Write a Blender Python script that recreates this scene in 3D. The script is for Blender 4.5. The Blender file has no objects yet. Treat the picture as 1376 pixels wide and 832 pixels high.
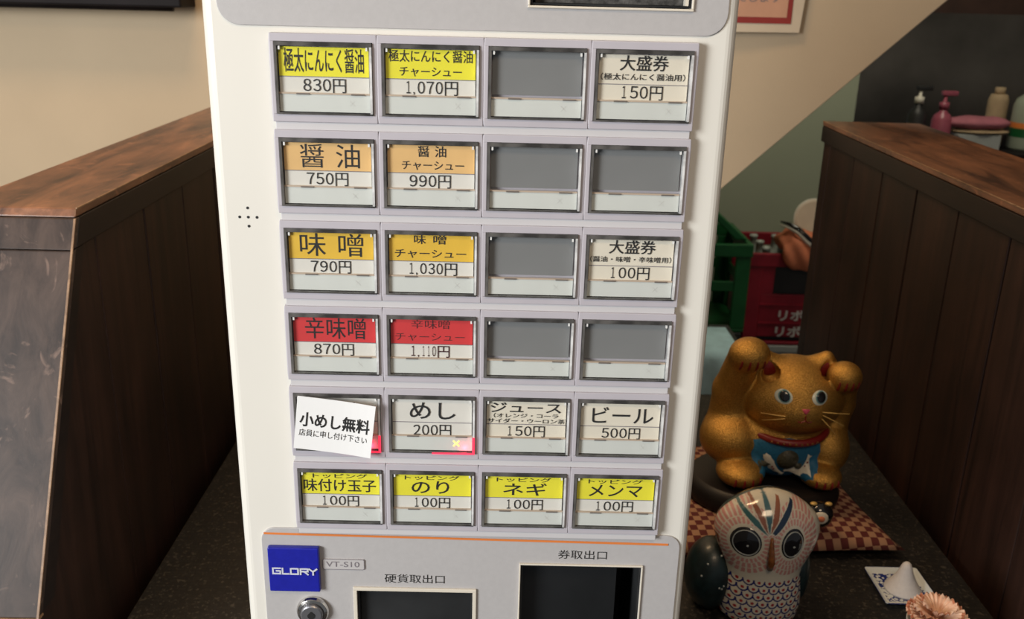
import bpy, bmesh, math, random
import numpy as np
from mathutils import Vector, Matrix
from mathutils.bvhtree import BVHTree
random.seed(7)
PI = math.pi
sc = bpy.context.scene
col = sc.collection

# ------------------------------------------------------------------ camera
cd = bpy.data.cameras.new('camera'); cam = bpy.data.objects.new('camera', cd); col.objects.link(cam)
right = Vector((0.9997, 0.0002, 0.0238)); down = Vector((0.0226, -0.3222, -0.9464)); fwd = Vector((0.0075, 0.9467, -0.3222))
Rm = Matrix((right, -down, -fwd)).transposed().to_4x4()
cam.matrix_world = Matrix.Translation((0.0149, -0.5438, 1.3017)) @ Rm
cd.sensor_fit = 'HORIZONTAL'; cd.sensor_width = 36; cd.lens = 36 * 1250 / 1376; cd.clip_start = 0.01
cd.dof.use_dof = True; cd.dof.focus_distance = 0.60; cd.dof.aperture_fstop = 16
sc.camera = cam

# ------------------------------------------------------------------ world, lights, exposure
w = bpy.data.worlds.new('world'); sc.world = w; w.use_nodes = True
w.node_tree.nodes['Background'].inputs[0].default_value = (0.92, 0.95, 1.0, 1)
w.node_tree.nodes['Background'].inputs[1].default_value = 0.14
def area(name, loc, target, sx, sy, power, color):
    l = bpy.data.lights.new(name, 'AREA'); l.shape = 'RECTANGLE'; l.size = sx; l.size_y = sy; l.energy = power; l.color = color
    o = bpy.data.objects.new(name, l); col.objects.link(o); o.location = loc
    o.rotation_euler = (Vector(target) - Vector(loc)).to_track_quat('-Z', 'Z').to_euler()
    return o
area('window_light', (-1.75, -1.55, 1.50), (0, 0, 1.12), 0.7, 1.1, 66, (0.97, 0.985, 0.98))
area('ceiling_lamp', (-0.45, 0.45, 2.30), (-0.2, 0.75, 0.9), 0.5, 0.25, 8.5, (1.0, 0.66, 0.36))
area('front_warm_fill', (0.25, -1.05, 2.30), (0.15, 0.1, 1.0), 0.6, 0.3, 6.5, (1.0, 0.74, 0.48))  # unseen warm fill, added to warm the front of the machine
area('far_room_fill', (1.2, 2.0, 2.3), (1.2, 2.4, 0), 0.5, 0.5, 12, (1.0, 0.92, 0.72))  # unseen fill, added to brighten the green wall and kitchen
sc.view_settings.view_transform = 'Standard'; sc.view_settings.look = 'None'
sc.view_settings.exposure = 0.0; sc.view_settings.gamma = 1; sc.view_settings.use_curve_mapping = False
sc.cycles.use_denoising = True
sc.cycles.max_bounces = 8

# ------------------------------------------------------------------ materials
def mat(name, color, rough=0.5, metal=0.0, var=0.0, vscale=20, bump=0.0, bscale=200, spec=0.5, coat=0.0, emit=None, estr=0, stretch=(1, 1, 1), color2=None):
    m = bpy.data.materials.new(name); m.use_nodes = True; nt = m.node_tree; N = nt.nodes; L = nt.links
    b = N['Principled BSDF']
    b.inputs['Base Color'].default_value = (*color, 1); b.inputs['Roughness'].default_value = rough
    b.inputs['Metallic'].default_value = metal; b.inputs['Specular IOR Level'].default_value = spec
    b.inputs['Coat Weight'].default_value = coat
    if emit: b.inputs['Emission Color'].default_value = (*emit, 1); b.inputs['Emission Strength'].default_value = estr
    tc = N.new('ShaderNodeTexCoord'); mp = N.new('ShaderNodeMapping'); mp.inputs['Scale'].default_value = stretch
    L.new(tc.outputs['Object'], mp.inputs[0])
    if var > 0 or color2:
        n = N.new('ShaderNodeTexNoise'); n.inputs['Scale'].default_value = vscale; n.inputs['Detail'].default_value = 5
        L.new(mp.outputs[0], n.inputs['Vector'])
        r = N.new('ShaderNodeValToRGB'); r.color_ramp.elements[0].position = 0.35; r.color_ramp.elements[1].position = 0.68
        c2 = color2 or tuple(min(1, c * (1 + var)) for c in color)
        r.color_ramp.elements[0].color = (*[c * (1 - var) for c in color], 1); r.color_ramp.elements[1].color = (*c2, 1)
        L.new(n.outputs['Fac'], r.inputs[0]); L.new(r.outputs[0], b.inputs['Base Color'])
    if bump > 0:
        n2 = N.new('ShaderNodeTexNoise'); n2.inputs['Scale'].default_value = bscale; n2.inputs['Detail'].default_value = 3
        L.new(mp.outputs[0], n2.inputs['Vector'])
        bp = N.new('ShaderNodeBump'); bp.inputs['Strength'].default_value = bump; bp.inputs['Distance'].default_value = 0.001
        L.new(n2.outputs['Fac'], bp.inputs['Height']); L.new(bp.outputs[0], b.inputs['Normal'])
    return m

def wood(name, dark, light, stretch, rough=0.35, scale=14, spec=0.5, scratch=0.0):
    m = bpy.data.materials.new(name); m.use_nodes = True; nt = m.node_tree; N = nt.nodes; L = nt.links; b = N['Principled BSDF']
    b.inputs['Roughness'].default_value = rough; b.inputs['Specular IOR Level'].default_value = spec
    tc = N.new('ShaderNodeTexCoord'); mp = N.new('ShaderNodeMapping'); mp.inputs['Scale'].default_value = stretch
    L.new(tc.outputs['Object'], mp.inputs[0])
    n = N.new('ShaderNodeTexNoise'); n.inputs['Scale'].default_value = scale; n.inputs['Detail'].default_value = 8; n.inputs['Roughness'].default_value = 0.65; n.inputs['Distortion'].default_value = 0.6
    L.new(mp.outputs[0], n.inputs['Vector'])
    r = N.new('ShaderNodeValToRGB'); r.color_ramp.elements[0].position = 0.33; r.color_ramp.elements[1].position = 0.70
    r.color_ramp.elements[0].color = (*dark, 1); r.color_ramp.elements[1].color = (*light, 1)
    L.new(n.outputs['Fac'], r.inputs[0])
    n3 = N.new('ShaderNodeTexNoise'); n3.inputs['Scale'].default_value = 9; n3.inputs['Detail'].default_value = 3
    L.new(tc.outputs['Object'], n3.inputs['Vector'])
    mx = N.new('ShaderNodeMix'); mx.data_type = 'RGBA'; mx.blend_type = 'MULTIPLY'; mx.inputs[0].default_value = 0.8
    r3 = N.new('ShaderNodeValToRGB'); r3.color_ramp.elements[0].position = 0.3; r3.color_ramp.elements[1].position = 0.65; r3.color_ramp.elements[0].color = (0.5, 0.5, 0.5, 1)
    L.new(n3.outputs['Fac'], r3.inputs[0]); L.new(r.outputs[0], mx.inputs[6]); L.new(r3.outputs[0], mx.inputs[7])
    out = mx.outputs[2]
    if scratch > 0:
        v = N.new('ShaderNodeTexNoise'); v.inputs['Scale'].default_value = 26; v.inputs['Detail'].default_value = 6; v.inputs['Distortion'].default_value = 2.5
        L.new(tc.outputs['Object'], v.inputs['Vector'])
        rr = N.new('ShaderNodeValToRGB'); rr.color_ramp.elements[0].position = 0.60; rr.color_ramp.elements[1].position = 0.70
        L.new(v.outputs['Fac'], rr.inputs[0])
        mu = N.new('ShaderNodeMath'); mu.operation = 'MULTIPLY'; mu.inputs[1].default_value = scratch; L.new(rr.outputs[0], mu.inputs[0])
        m2 = N.new('ShaderNodeMix'); m2.data_type = 'RGBA'; m2.inputs[7].default_value = (*[min(1, c * 1.8) for c in light], 1)
        L.new(mu.outputs[0], m2.inputs[0]); L.new(out, m2.inputs[6]); out = m2.outputs[2]
    L.new(out, b.inputs['Base Color'])
    bp = N.new('ShaderNodeBump'); bp.inputs['Strength'].default_value = 0.25; bp.inputs['Distance'].default_value = 0.001
    L.new(n.outputs['Fac'], bp.inputs['Height']); L.new(bp.outputs[0], b.inputs['Normal'])
    return m

def glassy(name, alpha=0.9, tint=(1, 1, 1), rough=0.05):
    m = bpy.data.materials.new(name); m.use_nodes = True; nt = m.node_tree; N = nt.nodes; L = nt.links
    N.remove(N['Principled BSDF']); o = N['Material Output']
    t = N.new('ShaderNodeBsdfTransparent'); t.inputs[0].default_value = (*tint, 1)
    g = N.new('ShaderNodeBsdfGlossy'); g.inputs['Roughness'].default_value = rough
    lw = N.new('ShaderNodeLayerWeight'); lw.inputs[0].default_value = 0.5
    pw = N.new('ShaderNodeMath'); pw.operation = 'POWER'; pw.inputs[1].default_value = 5; L.new(lw.outputs['Facing'], pw.inputs[0])
    f = N.new('ShaderNodeMath'); f.operation = 'MULTIPLY_ADD'; f.inputs[1].default_value = 0.9; f.inputs[2].default_value = 0.025; L.new(pw.outputs[0], f.inputs[0])
    mx = N.new('ShaderNodeMixShader'); L.new(f.outputs[0], mx.inputs[0]); L.new(t.outputs[0], mx.inputs[1]); L.new(g.outputs[0], mx.inputs[2]); L.new(mx.outputs[0], o.inputs[0])
    return m

def vcol(name, rough=0.3, metal=0.0, coat=0.0, bump=0.0):
    m = bpy.data.materials.new(name); m.use_nodes = True; N = m.node_tree.nodes; L = m.node_tree.links
    a = N.new('ShaderNodeAttribute'); a.attribute_name = 'paint'; b = N['Principled BSDF']
    L.new(a.outputs['Color'], b.inputs['Base Color']); b.inputs['Roughness'].default_value = rough; b.inputs['Metallic'].default_value = metal; b.inputs['Coat Weight'].default_value = coat
    return m

def checker_mat():
    m = bpy.data.materials.new('checked_cloth'); m.use_nodes = True; N = m.node_tree.nodes; L = m.node_tree.links; b = N['Principled BSDF']
    tc = N.new('ShaderNodeTexCoord'); sp = N.new('ShaderNodeSeparateXYZ'); cb = N.new('ShaderNodeCombineXYZ'); cb.inputs[2].default_value = 0.5
    L.new(tc.outputs['Object'], sp.inputs[0])
    for i in (0, 1):
        ad = N.new('ShaderNodeMath'); ad.operation = 'ADD'; ad.inputs[1].default_value = 5; L.new(sp.outputs[i], ad.inputs[0]); L.new(ad.outputs[0], cb.inputs[i])
    ck = N.new('ShaderNodeTexChecker'); ck.inputs['Scale'].default_value = 112; L.new(cb.outputs[0], ck.inputs['Vector'])
    ck.inputs['Color1'].default_value = (0.36, 0.20, 0.12, 1); ck.inputs['Color2'].default_value = (0.10, 0.016, 0.015, 1)
    b.inputs['Roughness'].default_value = 0.9
    n = N.new('ShaderNodeTexNoise'); n.inputs['Scale'].default_value = 900; bp = N.new('ShaderNodeBump'); bp.inputs['Strength'].default_value = .4; bp.inputs['Distance'].default_value = .001
    L.new(tc.outputs['Object'], n.inputs['Vector']); L.new(n.outputs['Fac'], bp.inputs['Height']); L.new(bp.outputs[0], b.inputs['Normal'])
    L.new(ck.outputs[0], b.inputs['Base Color'])
    return m

def mat_weave():
    m = bpy.data.materials.new('black_woven_mat'); m.use_nodes = True; N = m.node_tree.nodes; L = m.node_tree.links; b = N['Principled BSDF']
    tc = N.new('ShaderNodeTexCoord')
    br = N.new('ShaderNodeTexBrick'); br.inputs['Scale'].default_value = 60; br.inputs['Mortar Size'].default_value = 0.03; br.inputs['Brick Width'].default_value = 0.55; br.inputs['Row Height'].default_value = 0.30
    br.inputs['Color1'].default_value = (0.005, 0.005, 0.005, 1); br.inputs['Color2'].default_value = (0.012, 0.011, 0.010, 1); br.inputs['Mortar'].default_value = (0.004, 0.004, 0.004, 1)
    L.new(tc.outputs['Object'], br.inputs['Vector'])
    n = N.new('ShaderNodeTexNoise'); n.inputs['Scale'].default_value = 260; L.new(tc.outputs['Object'], n.inputs['Vector'])
    r = N.new('ShaderNodeValToRGB'); r.color_ramp.elements[0].position = 0.58; r.color_ramp.elements[1].position = 0.68; L.new(n.outputs['Fac'], r.inputs[0])
    mx = N.new('ShaderNodeMix'); mx.data_type = 'RGBA'; mx.inputs[7].default_value = (0.07, 0.062, 0.05, 1)
    mu = N.new('ShaderNodeMath'); mu.operation = 'MULTIPLY'; mu.inputs[1].default_value = 0.7; L.new(r.outputs[0], mu.inputs[0])
    L.new(mu.outputs[0], mx.inputs[0]); L.new(br.outputs['Color'], mx.inputs[6]); L.new(mx.outputs[2], b.inputs['Base Color'])
    bp = N.new('ShaderNodeBump'); bp.inputs['Strength'].default_value = .8; bp.inputs['Distance'].default_value = .002
    L.new(br.outputs['Color'], bp.inputs['Height']); L.new(bp.outputs[0], b.inputs['Normal']); b.inputs['Roughness'].default_value = 0.55
    return m

def plate_mat():
    # white glaze with a blue scroll band between two square outlines
    m = bpy.data.materials.new('blue_white_glaze'); m.use_nodes = True; N = m.node_tree.nodes; L = m.node_tree.links; b = N['Principled BSDF']
    tc = N.new('ShaderNodeTexCoord'); sp = N.new('ShaderNodeSeparateXYZ'); L.new(tc.outputs['Object'], sp.inputs[0])
    def mth(op, a, bb=None):
        q = N.new('ShaderNodeMath'); q.operation = op
        for i, v in enumerate((a, bb)):
            if v is None: continue
            if isinstance(v, (int, float)): q.inputs[i].default_value = v
            else: L.new(v, q.inputs[i])
        return q.outputs[0]
    d = mth('MAXIMUM', mth('ABSOLUTE', sp.outputs[0]), mth('MULTIPLY', mth('ABSOLUTE', sp.outputs[1]), 0.894))
    band = mth('MULTIPLY', mth('GREATER_THAN', d, 0.0125), mth('LESS_THAN', d, 0.0225))
    n = N.new('ShaderNodeTexNoise'); n.inputs['Scale'].default_value = 230; n.inputs['Detail'].default_value = 0; L.new(tc.outputs['Object'], n.inputs['Vector'])
    wv = mth('LESS_THAN', mth('ABSOLUTE', mth('SUBTRACT', n.outputs['Fac'], 0.5)), 0.085)
    f = mth('MULTIPLY', band, wv)
    rim = mth('GREATER_THAN', d, 0.0291)
    f2 = mth('MAXIMUM', f, rim)
    mx = N.new('ShaderNodeMix'); mx.data_type = 'RGBA'; mx.inputs[6].default_value = (0.62, 0.68, 0.70, 1); mx.inputs[7].default_value = (0.02, 0.035, 0.20, 1)
    L.new(f2, mx.inputs[0]); L.new(mx.outputs[2], b.inputs['Base Color']); b.inputs['Roughness'].default_value = 0.15
    return m

M = dict(
    body=mat('cream_white_enamel', (0.78, 0.755, 0.69), 0.32, var=0.015, vscale=6),
    tile=mat('lilac_grey_plastic', (0.50, 0.472, 0.515), 0.42, var=0.03, vscale=40),
    rail=mat('pale_grey_plastic', (0.60, 0.585, 0.60), 0.4, var=0.02, vscale=30),
    panel=mat('grey_fascia', (0.47, 0.455, 0.455), 0.45, var=0.02, vscale=300, bump=0.05, bscale=900),
    rim=mat('smoky_acrylic_edge', (0.10, 0.095, 0.09), 0.15, var=0.6, vscale=70),
    rimlight=mat('acrylic_highlight', (0.62, 0.62, 0.62), 0.12, var=0.4, vscale=90),
    cover=glassy('clear_acrylic'),
    paper=mat('white_paper', (0.70, 0.685, 0.63), 0.75, var=0.03, vscale=60),
    cream=mat('cream_paper', (0.74, 0.69, 0.575), 0.75, var=0.03, vscale=60),
    status=mat('white_status_plate', (0.63, 0.655, 0.62), 0.55, var=0.02, vscale=60),
    ghost=mat('faint_print', (0.56, 0.56, 0.535), 0.6, var=0.02),
    infill=mat('beige_divider', (0.50, 0.40, 0.31), 0.5, var=0.1),
    tab=mat('brown_tab', (0.16, 0.135, 0.115), 0.4, var=0.1),
    yellow=mat('lemon_yellow_print', (0.80, 0.74, 0.035), 0.7, var=0.03, vscale=60),
    tan=mat('tan_orange_print', (0.74, 0.47, 0.19), 0.7, var=0.05, vscale=60),
    gold=mat('amber_print', (0.74, 0.47, 0.045), 0.7, var=0.05, vscale=60),
    red=mat('red_print', (0.60, 0.035, 0.038), 0.7, var=0.04, vscale=60),
    grey=mat('grey_blank_insert', (0.21, 0.215, 0.215), 0.35, var=0.04, vscale=30),
    ink=mat('black_ink', (0.012, 0.012, 0.012), 0.6, var=0.05),
    redink=mat('dark_ink', (0.05, 0.012, 0.014), 0.6, var=0.05),
    glint=mat('white_glint', (0.85, 0.85, 0.83), 0.2, var=0.02),
    lit_cross=mat('lit_amber_cross', (1, 0.8, 0.2), 0.5, emit=(1.0, 0.72, 0.18), estr=1.3, var=0.02),
    lit_red=mat('lit_red_edge', (0.9, 0.05, 0.1), 0.4, emit=(1.0, 0.03, 0.08), estr=0.9, var=0.05),
    notepaper=mat('bright_white_paper', (0.88, 0.88, 0.88), 0.7, var=0.01),
    orange=mat('orange_stripe', (0.75, 0.22, 0.05), 0.5, var=0.03),
    blue=mat('royal_blue_badge', (0.012, 0.016, 0.33), 0.3, var=0.06, vscale=200, bump=0.1, bscale=600),
    silverprint=mat('silver_lettering', (0.62, 0.64, 0.72), 0.35, var=0.03),
    greyprint=mat('grey_lettering', (0.20, 0.18, 0.20), 0.6, var=0.03),
    tagplate=mat('light_grey_tag', (0.52, 0.50, 0.50), 0.4, var=0.02),
    chrome=mat('chrome', (0.65, 0.63, 0.60), 0.15, metal=1.0, var=0.05),
    dark=mat('black_plastic', (0.012, 0.013, 0.014), 0.3, var=0.2),
    darkbin=mat('dark_smoked_interior', (0.02, 0.021, 0.022), 0.4, var=0.5, vscale=12),
    creamtrim=mat('cream_trim', (0.72, 0.66, 0.56), 0.4, var=0.02),
    brush=mat('black_bristle', (0.06, 0.058, 0.055), 0.8, var=0.7, vscale=220, bump=0.5, bscale=600),
    wtop=wood('stained_wood_top', (0.062, 0.027, 0.016), (0.38, 0.170, 0.088), (1, 0.16, 1), 0.34, 34, scratch=0.25),
    wend=wood('worn_wood_end', (0.024, 0.015, 0.013), (0.105, 0.070, 0.056), (1, 1, 0.12), 0.5, 34, spec=0.3, scratch=0.8),
    wplank=wood('dark_stained_plank', (0.014, 0.0066, 0.005), (0.048, 0.021, 0.014), (1, 1, 0.08), 0.5, 40, spec=0.35),
    wrail=wood('dark_stained_rail', (0.009, 0.006, 0.0055), (0.022, 0.012, 0.0095), (1, 0.1, 1), 0.5, 40, spec=0.35),
    wedge=wood('worn_highlight_edge', (0.20, 0.11, 0.055), (0.46, 0.28, 0.16), (1, 1, 1), 0.5, 60),
    wallp=mat('beige_wall_plaster', (0.54, 0.43, 0.295), 0.85, var=0.04, vscale=5, bump=0.25, bscale=260),
    green=mat('sage_wall_plaster', (0.40, 0.44, 0.33), 0.85, var=0.05, vscale=3, bump=0.2, bscale=150),
    floor=mat('dark_floor', (0.05, 0.04, 0.035), 0.5, var=0.3, vscale=6),
    ceil=mat('pale_ceiling', (0.6, 0.57, 0.52), 0.8, var=0.03),
    kitchen=mat('dim_kitchen_wall', (0.23, 0.21, 0.195), 0.5, var=0.35, vscale=2.5),
    beam=mat('red_brown_beam', (0.045, 0.022, 0.015), 0.5, var=0.2),
    steel=mat('brushed_steel', (0.30, 0.30, 0.32), 0.35, metal=0.8, var=0.1, vscale=3),
    blackbar=mat('black_lacquer', (0.009, 0.007, 0.008), 0.6, var=0.3, vscale=10, spec=0.15),
    mat=mat_weave(), check=checker_mat(), plate=plate_mat(),
    salt=mat('packed_salt', (0.66, 0.64, 0.64), 0.7, var=0.03, vscale=300, bump=0.4, bscale=1500),
    ceramic=mat('cream_ceramic', (0.66, 0.64, 0.56), 0.2, var=0.03),
    peach=mat('peach_crepe', (0.80, 0.46, 0.30), 0.8, var=0.12, vscale=120, color2=(0.92, 0.66, 0.48)),
    peachtip=mat('brown_fringe', (0.45, 0.16, 0.08), 0.8, var=0.2, vscale=200),
    goldcat=mat('gold_glitter_paint', (0.40, 0.18, 0.028), 0.34, metal=0.75, var=0.35, vscale=1300, bump=0.9, bscale=800, color2=(0.80, 0.46, 0.11)),
    eyewhite=mat('eye_white', (0.62, 0.66, 0.60), 0.2, var=0.02),
    eyeblue=mat('eye_blue_grey', (0.13, 0.27, 0.30), 0.2, var=0.1),
    gloss=mat('glossy_black', (0.008, 0.008, 0.010), 0.08, var=0.1, coat=0.5),
    stand=mat('black_lacquered_wood', (0.010, 0.008, 0.008), 0.42, var=0.3, spec=0.3),
    pink=mat('pink_nose', (0.55, 0.07, 0.13), 0.35, var=0.05),
    wine=mat('wine_red_paint', (0.20, 0.012, 0.012), 0.4, var=0.1),
    bib=mat('turquoise_cloth', (0.012, 0.125, 0.25), 0.6, var=0.15, vscale=400),
    koi=mat('white_koi_paint', (0.70, 0.66, 0.56), 0.35, var=0.04),
    turtle=mat('olive_black_relief', (0.05, 0.048, 0.03), 0.45, var=0.5, vscale=300, bump=0.6, bscale=500),
    whisk=mat('gold_whisker', (0.75, 0.50, 0.16), 0.35, metal=0.3, var=0.1),
    owlp=vcol('hand_painted_owl', 0.18, coat=0.6),
    owlwing=mat('dark_teal_glaze', (0.006, 0.017, 0.020), 0.38, var=0.4, vscale=120, coat=0.1),
    owldot=mat('pale_glaze_dot', (0.38, 0.42, 0.42), 0.3, var=0.1),
    brown=mat('brown_glaze', (0.22, 0.075, 0.02), 0.2, var=0.35, vscale=200),
    cgreen=mat('green_crate_plastic', (0.008, 0.10, 0.026), 0.45, var=0.15),
    cred=mat('red_crate_plastic', (0.25, 0.009, 0.022), 0.45, var=0.15),
    cdark=mat('dark_crate_plastic', (0.02, 0.02, 0.02), 0.5, var=0.2),
    cwhite=mat('dull_white_board', (0.36, 0.38, 0.37), 0.6, var=0.06),
    wprint=mat('white_print', (0.62, 0.60, 0.58), 0.6, var=0.03),
    glass=mat('cloudy_bottle_glass', (0.42, 0.46, 0.42), 0.15, var=0.4, vscale=30),
    ocloth=mat('orange_cloth', (0.62, 0.19, 0.09), 0.8, var=0.2, vscale=12),
    lid=mat('cream_lid', (0.62, 0.50, 0.38), 0.5, var=0.06),
    towel=mat('light_blue_towel', (0.48, 0.70, 0.76), 0.9, var=0.08, vscale=30, bump=0.5, bscale=300),
    pinksoap=mat('pink_plastic', (0.34, 0.08, 0.12), 0.35, var=0.1),
    pinkcloth=mat('pink_cloth', (0.42, 0.14, 0.18), 0.85, var=0.1, vscale=20),
    yelcloth=mat('buff_cloth', (0.42, 0.31, 0.19), 0.85, var=0.1),
    palebottle=mat('pale_green_plastic', (0.32, 0.36, 0.28), 0.4, var=0.06),
    postred=mat('brick_red_print', (0.30, 0.035, 0.03), 0.6, var=0.08),
    postp=mat('peach_print', (0.62, 0.34, 0.22), 0.7, var=0.06),
    posterp=mat('poster_paper', (0.66, 0.56, 0.42), 0.7, var=0.03),
)

# ------------------------------------------------------------------ mesh helpers
def mk(name, bm, m, parent=None, loc=None, smooth=False, bevel=0, seg=2):
    me = bpy.data.meshes.new(name)
    bmesh.ops.recalc_face_normals(bm, faces=bm.faces)
    bm.to_mesh(me); bm.free()
    for mm in (m if isinstance(m, (list, tuple)) else [m]): me.materials.append(mm)
    if smooth:
        for p in me.polygons: p.use_smooth = True
    o = bpy.data.objects.new(name, me); col.objects.link(o)
    if parent: o.parent = parent
    if loc: o.location = loc
    if bevel:
        b = o.modifiers.new('bevel', 'BEVEL'); b.width = bevel; b.segments = seg; b.limit_method = 'ANGLE'; b.angle_limit = 0.6
    return o
def new(): return bmesh.new()
def box(bm, x0, x1, y0, y1, z0, z1, mi=0):
    vs = [bm.verts.new((x, y, z)) for x in (x0, x1) for y in (y0, y1) for z in (z0, z1)]
    for f in ((0, 1, 3, 2), (4, 6, 7, 5), (0, 4, 5, 1), (2, 3, 7, 6), (0, 2, 6, 4), (1, 5, 7, 3)):
        bm.faces.new([vs[i] for i in f]).material_index = mi
    return vs
def prism(bm, pts, y0, y1):        # polygon in XZ extruded along Y
    a = [bm.verts.new((x, y0, z)) for x, z in pts]; b = [bm.verts.new((x, y1, z)) for x, z in pts]
    bm.faces.new(a); bm.faces.new(b[::-1]); n = len(pts)
    for i in range(n): bm.faces.new((a[i], a[(i + 1) % n], b[(i + 1) % n], b[i]))
def prism_x(bm, pts, x0, x1):      # polygon in YZ extruded along X
    a = [bm.verts.new((x0, y, z)) for y, z in pts]; b = [bm.verts.new((x1, y, z)) for y, z in pts]
    bm.faces.new(a); bm.faces.new(b[::-1]); n = len(pts)
    for i in range(n): bm.faces.new((a[i], a[(i + 1) % n], b[(i + 1) % n], b[i]))
def rrect(x0, x1, z0, z1, r, n=8, corners=(1, 1, 1, 1)):
    out = []
    for k, (cx, cz, a0) in enumerate(((x1 - r, z1 - r, 0), (x0 + r, z1 - r, 90), (x0 + r, z0 + r, 180), (x1 - r, z0 + r, 270))):
        if corners[k]:
            for i in range(n + 1):
                a = math.radians(a0 + 90 * i / n); out.append((cx + r * math.cos(a), cz + r * math.sin(a)))
        else:
            out.append(((x1, x0, x0, x1)[k], (z1, z1, z0, z0)[k]))
    return out
def frame(bm, x0, x1, z0, z1, t, y0, y1):
    box(bm, x0, x1, y0, y1, z1 - t, z1); box(bm, x0, x1, y0, y1, z0, z0 + t)
    box(bm, x0, x0 + t, y0, y1, z0 + t, z1 - t); box(bm, x1 - t, x1, y0, y1, z0 + t, z1 - t)
def lathe(bm, prof, c=(0, 0, 0), n=32, sx=1, sy=1, axis='z'):
    rings = []
    for r, z in prof:
        if r < 1e-6:
            rings.append([bm.verts.new(c3(c, 0, 0, z, axis))])
        else:
            rings.append([bm.verts.new(c3(c, sx * r * math.cos(2 * PI * i / n), sy * r * math.sin(2 * PI * i / n), z, axis)) for i in range(n)])
    for a, b in zip(rings, rings[1:]):
        for i in range(n):
            j = (i + 1) % n
            if len(a) == 1 and len(b) > 1: bm.faces.new((a[0], b[i], b[j]))
            elif len(b) == 1 and len(a) > 1: bm.faces.new((a[i], a[j], b[0]))
            elif len(a) > 1: bm.faces.new((a[i], a[j], b[j], b[i]))
    if len(rings[0]) > 1: bm.faces.new(rings[0][::-1])
    if len(rings[-1]) > 1: bm.faces.new(rings[-1])
def c3(c, x, y, z, axis):
    return (c[0] + x, c[1] + y, c[2] + z) if axis == 'z' else (c[0] + x, c[1] - z, c[2] + y)   # 'y': profile grows towards the viewer
def sphere(bm, c, r, n=16, m=10):
    r = r if isinstance(r, tuple) else (r, r, r)
    prof = [(math.sin(PI * i / m), -math.cos(PI * i / m)) for i in range(m + 1)]
    t = bmesh.new(); lathe(t, prof, n=n)
    for v in t.verts: v.co = Vector((c[0] + v.co.x * r[0], c[1] + v.co.y * r[1], c[2] + v.co.z * r[2]))
    merge(bm, t)
def merge(bm, t):
    me = bpy.data.meshes.new('tmp'); t.to_mesh(me); t.free(); bm.from_mesh(me); bpy.data.meshes.remove(me)
def tube(bm, pts, r, n=8):
    pts = [Vector(p) for p in pts]; rr = r if isinstance(r, (list, tuple)) else [r] * len(pts); rings = []
    for i, p in enumerate(pts):
        d = (pts[min(i + 1, len(pts) - 1)] - pts[max(i - 1, 0)]).normalized()
        u = d.cross(Vector((0.13, 0.31, 0.94))).normalized(); v = d.cross(u)
        rings.append([bm.verts.new(p + rr[i] * (math.cos(2 * PI * k / n) * u + math.sin(2 * PI * k / n) * v)) for k in range(n)])
    for a, b in zip(rings, rings[1:]):
        for k in range(n): bm.faces.new((a[k], a[(k + 1) % n], b[(k + 1) % n], b[k]))
    bm.faces.new(rings[0][::-1]); bm.faces.new(rings[-1])
def thing(name, label, cat, loc=(0, 0, 0), rz=0, group=None):
    o = bpy.data.objects.new(name, None); col.objects.link(o); o.location = loc; o.rotation_euler = (0, 0, rz); o.empty_display_size = 0.05
    o['label'] = label; o['category'] = cat
    if group: o['group'] = group
    return o
def tag(o, label, cat, group=None):
    o['label'] = label; o['category'] = cat
    if group: o['group'] = group
    return o
def bake(o):                         # apply the modifiers of an object to its mesh
    dg = bpy.context.evaluated_depsgraph_get(); dg.update()
    me = bpy.data.meshes.new_from_object(o.evaluated_get(dg)); old = o.data; o.modifiers.clear(); o.data = me; bpy.data.meshes.remove(old)
def cut(o, boxes):
    bm = new()
    for b in boxes: box(bm, *b)
    c = mk('cutter', bm, M['dark'], o.parent)
    md = o.modifiers.new('cut', 'BOOLEAN'); md.object = c; md.operation = 'DIFFERENCE'; md.solver = 'EXACT'
    bake(o); bpy.data.objects.remove(c)

# text: every line is fitted to its own box, so its proportions are those of the print
_fc = bpy.data.curves.new('fontwork', 'FONT'); _fo = bpy.data.objects.new('fontwork', _fc); col.objects.link(_fo)
_cache = {}
def glyphs(s, bold=0.0):
    if (s, bold) in _cache: return _cache[(s, bold)]
    _fc.body = s; _fc.resolution_u = 3; _fc.offset = bold
    dg = bpy.context.evaluated_depsgraph_get(); dg.update()
    me = bpy.data.meshes.new_from_object(_fo.evaluated_get(dg))
    v = np.array([tuple(p.co)[:2] for p in me.vertices]); f = [tuple(p.vertices) for p in me.polygons]
    bpy.data.meshes.remove(me)
    v = (v - v.min(0)) / np.maximum(v.max(0) - v.min(0), 1e-6)
    _cache[(s, bold)] = (v, f); return v, f
def lettering(lines, m, parent, y, name='lettering', shear=0.0):
    bm = new()
    for s, x0, x1, z0, z1, bold in lines:
        v, f = glyphs(s, bold)
        vs = [bm.verts.new((x0 + a * (x1 - x0) , y, z0 + b * (z1 - z0))) for a, b in v]
        for q in f:
            try: bm.faces.new([vs[i] for i in q])
            except ValueError: pass
    me = bpy.data.meshes.new(name); bm.to_mesh(me); bm.free(); me.materials.append(m)
    o = bpy.data.objects.new(name, me); col.objects.link(o); o.parent = parent
    return o

# ------------------------------------------------------------------ setting
def struct(name, bm, m, **k):
    o = mk(name, bm, m, **k); o['kind'] = 'structure'; return o
bm = new(); box(bm, -2.5, 3.2, -1.2, 4.3, -0.05, 0); struct('floor', bm, M['floor'])
bm = new(); box(bm, -2.5, 3.2, -0.6, 4.3, 2.42, 2.47); struct('ceiling', bm, M['ceil'])
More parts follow.
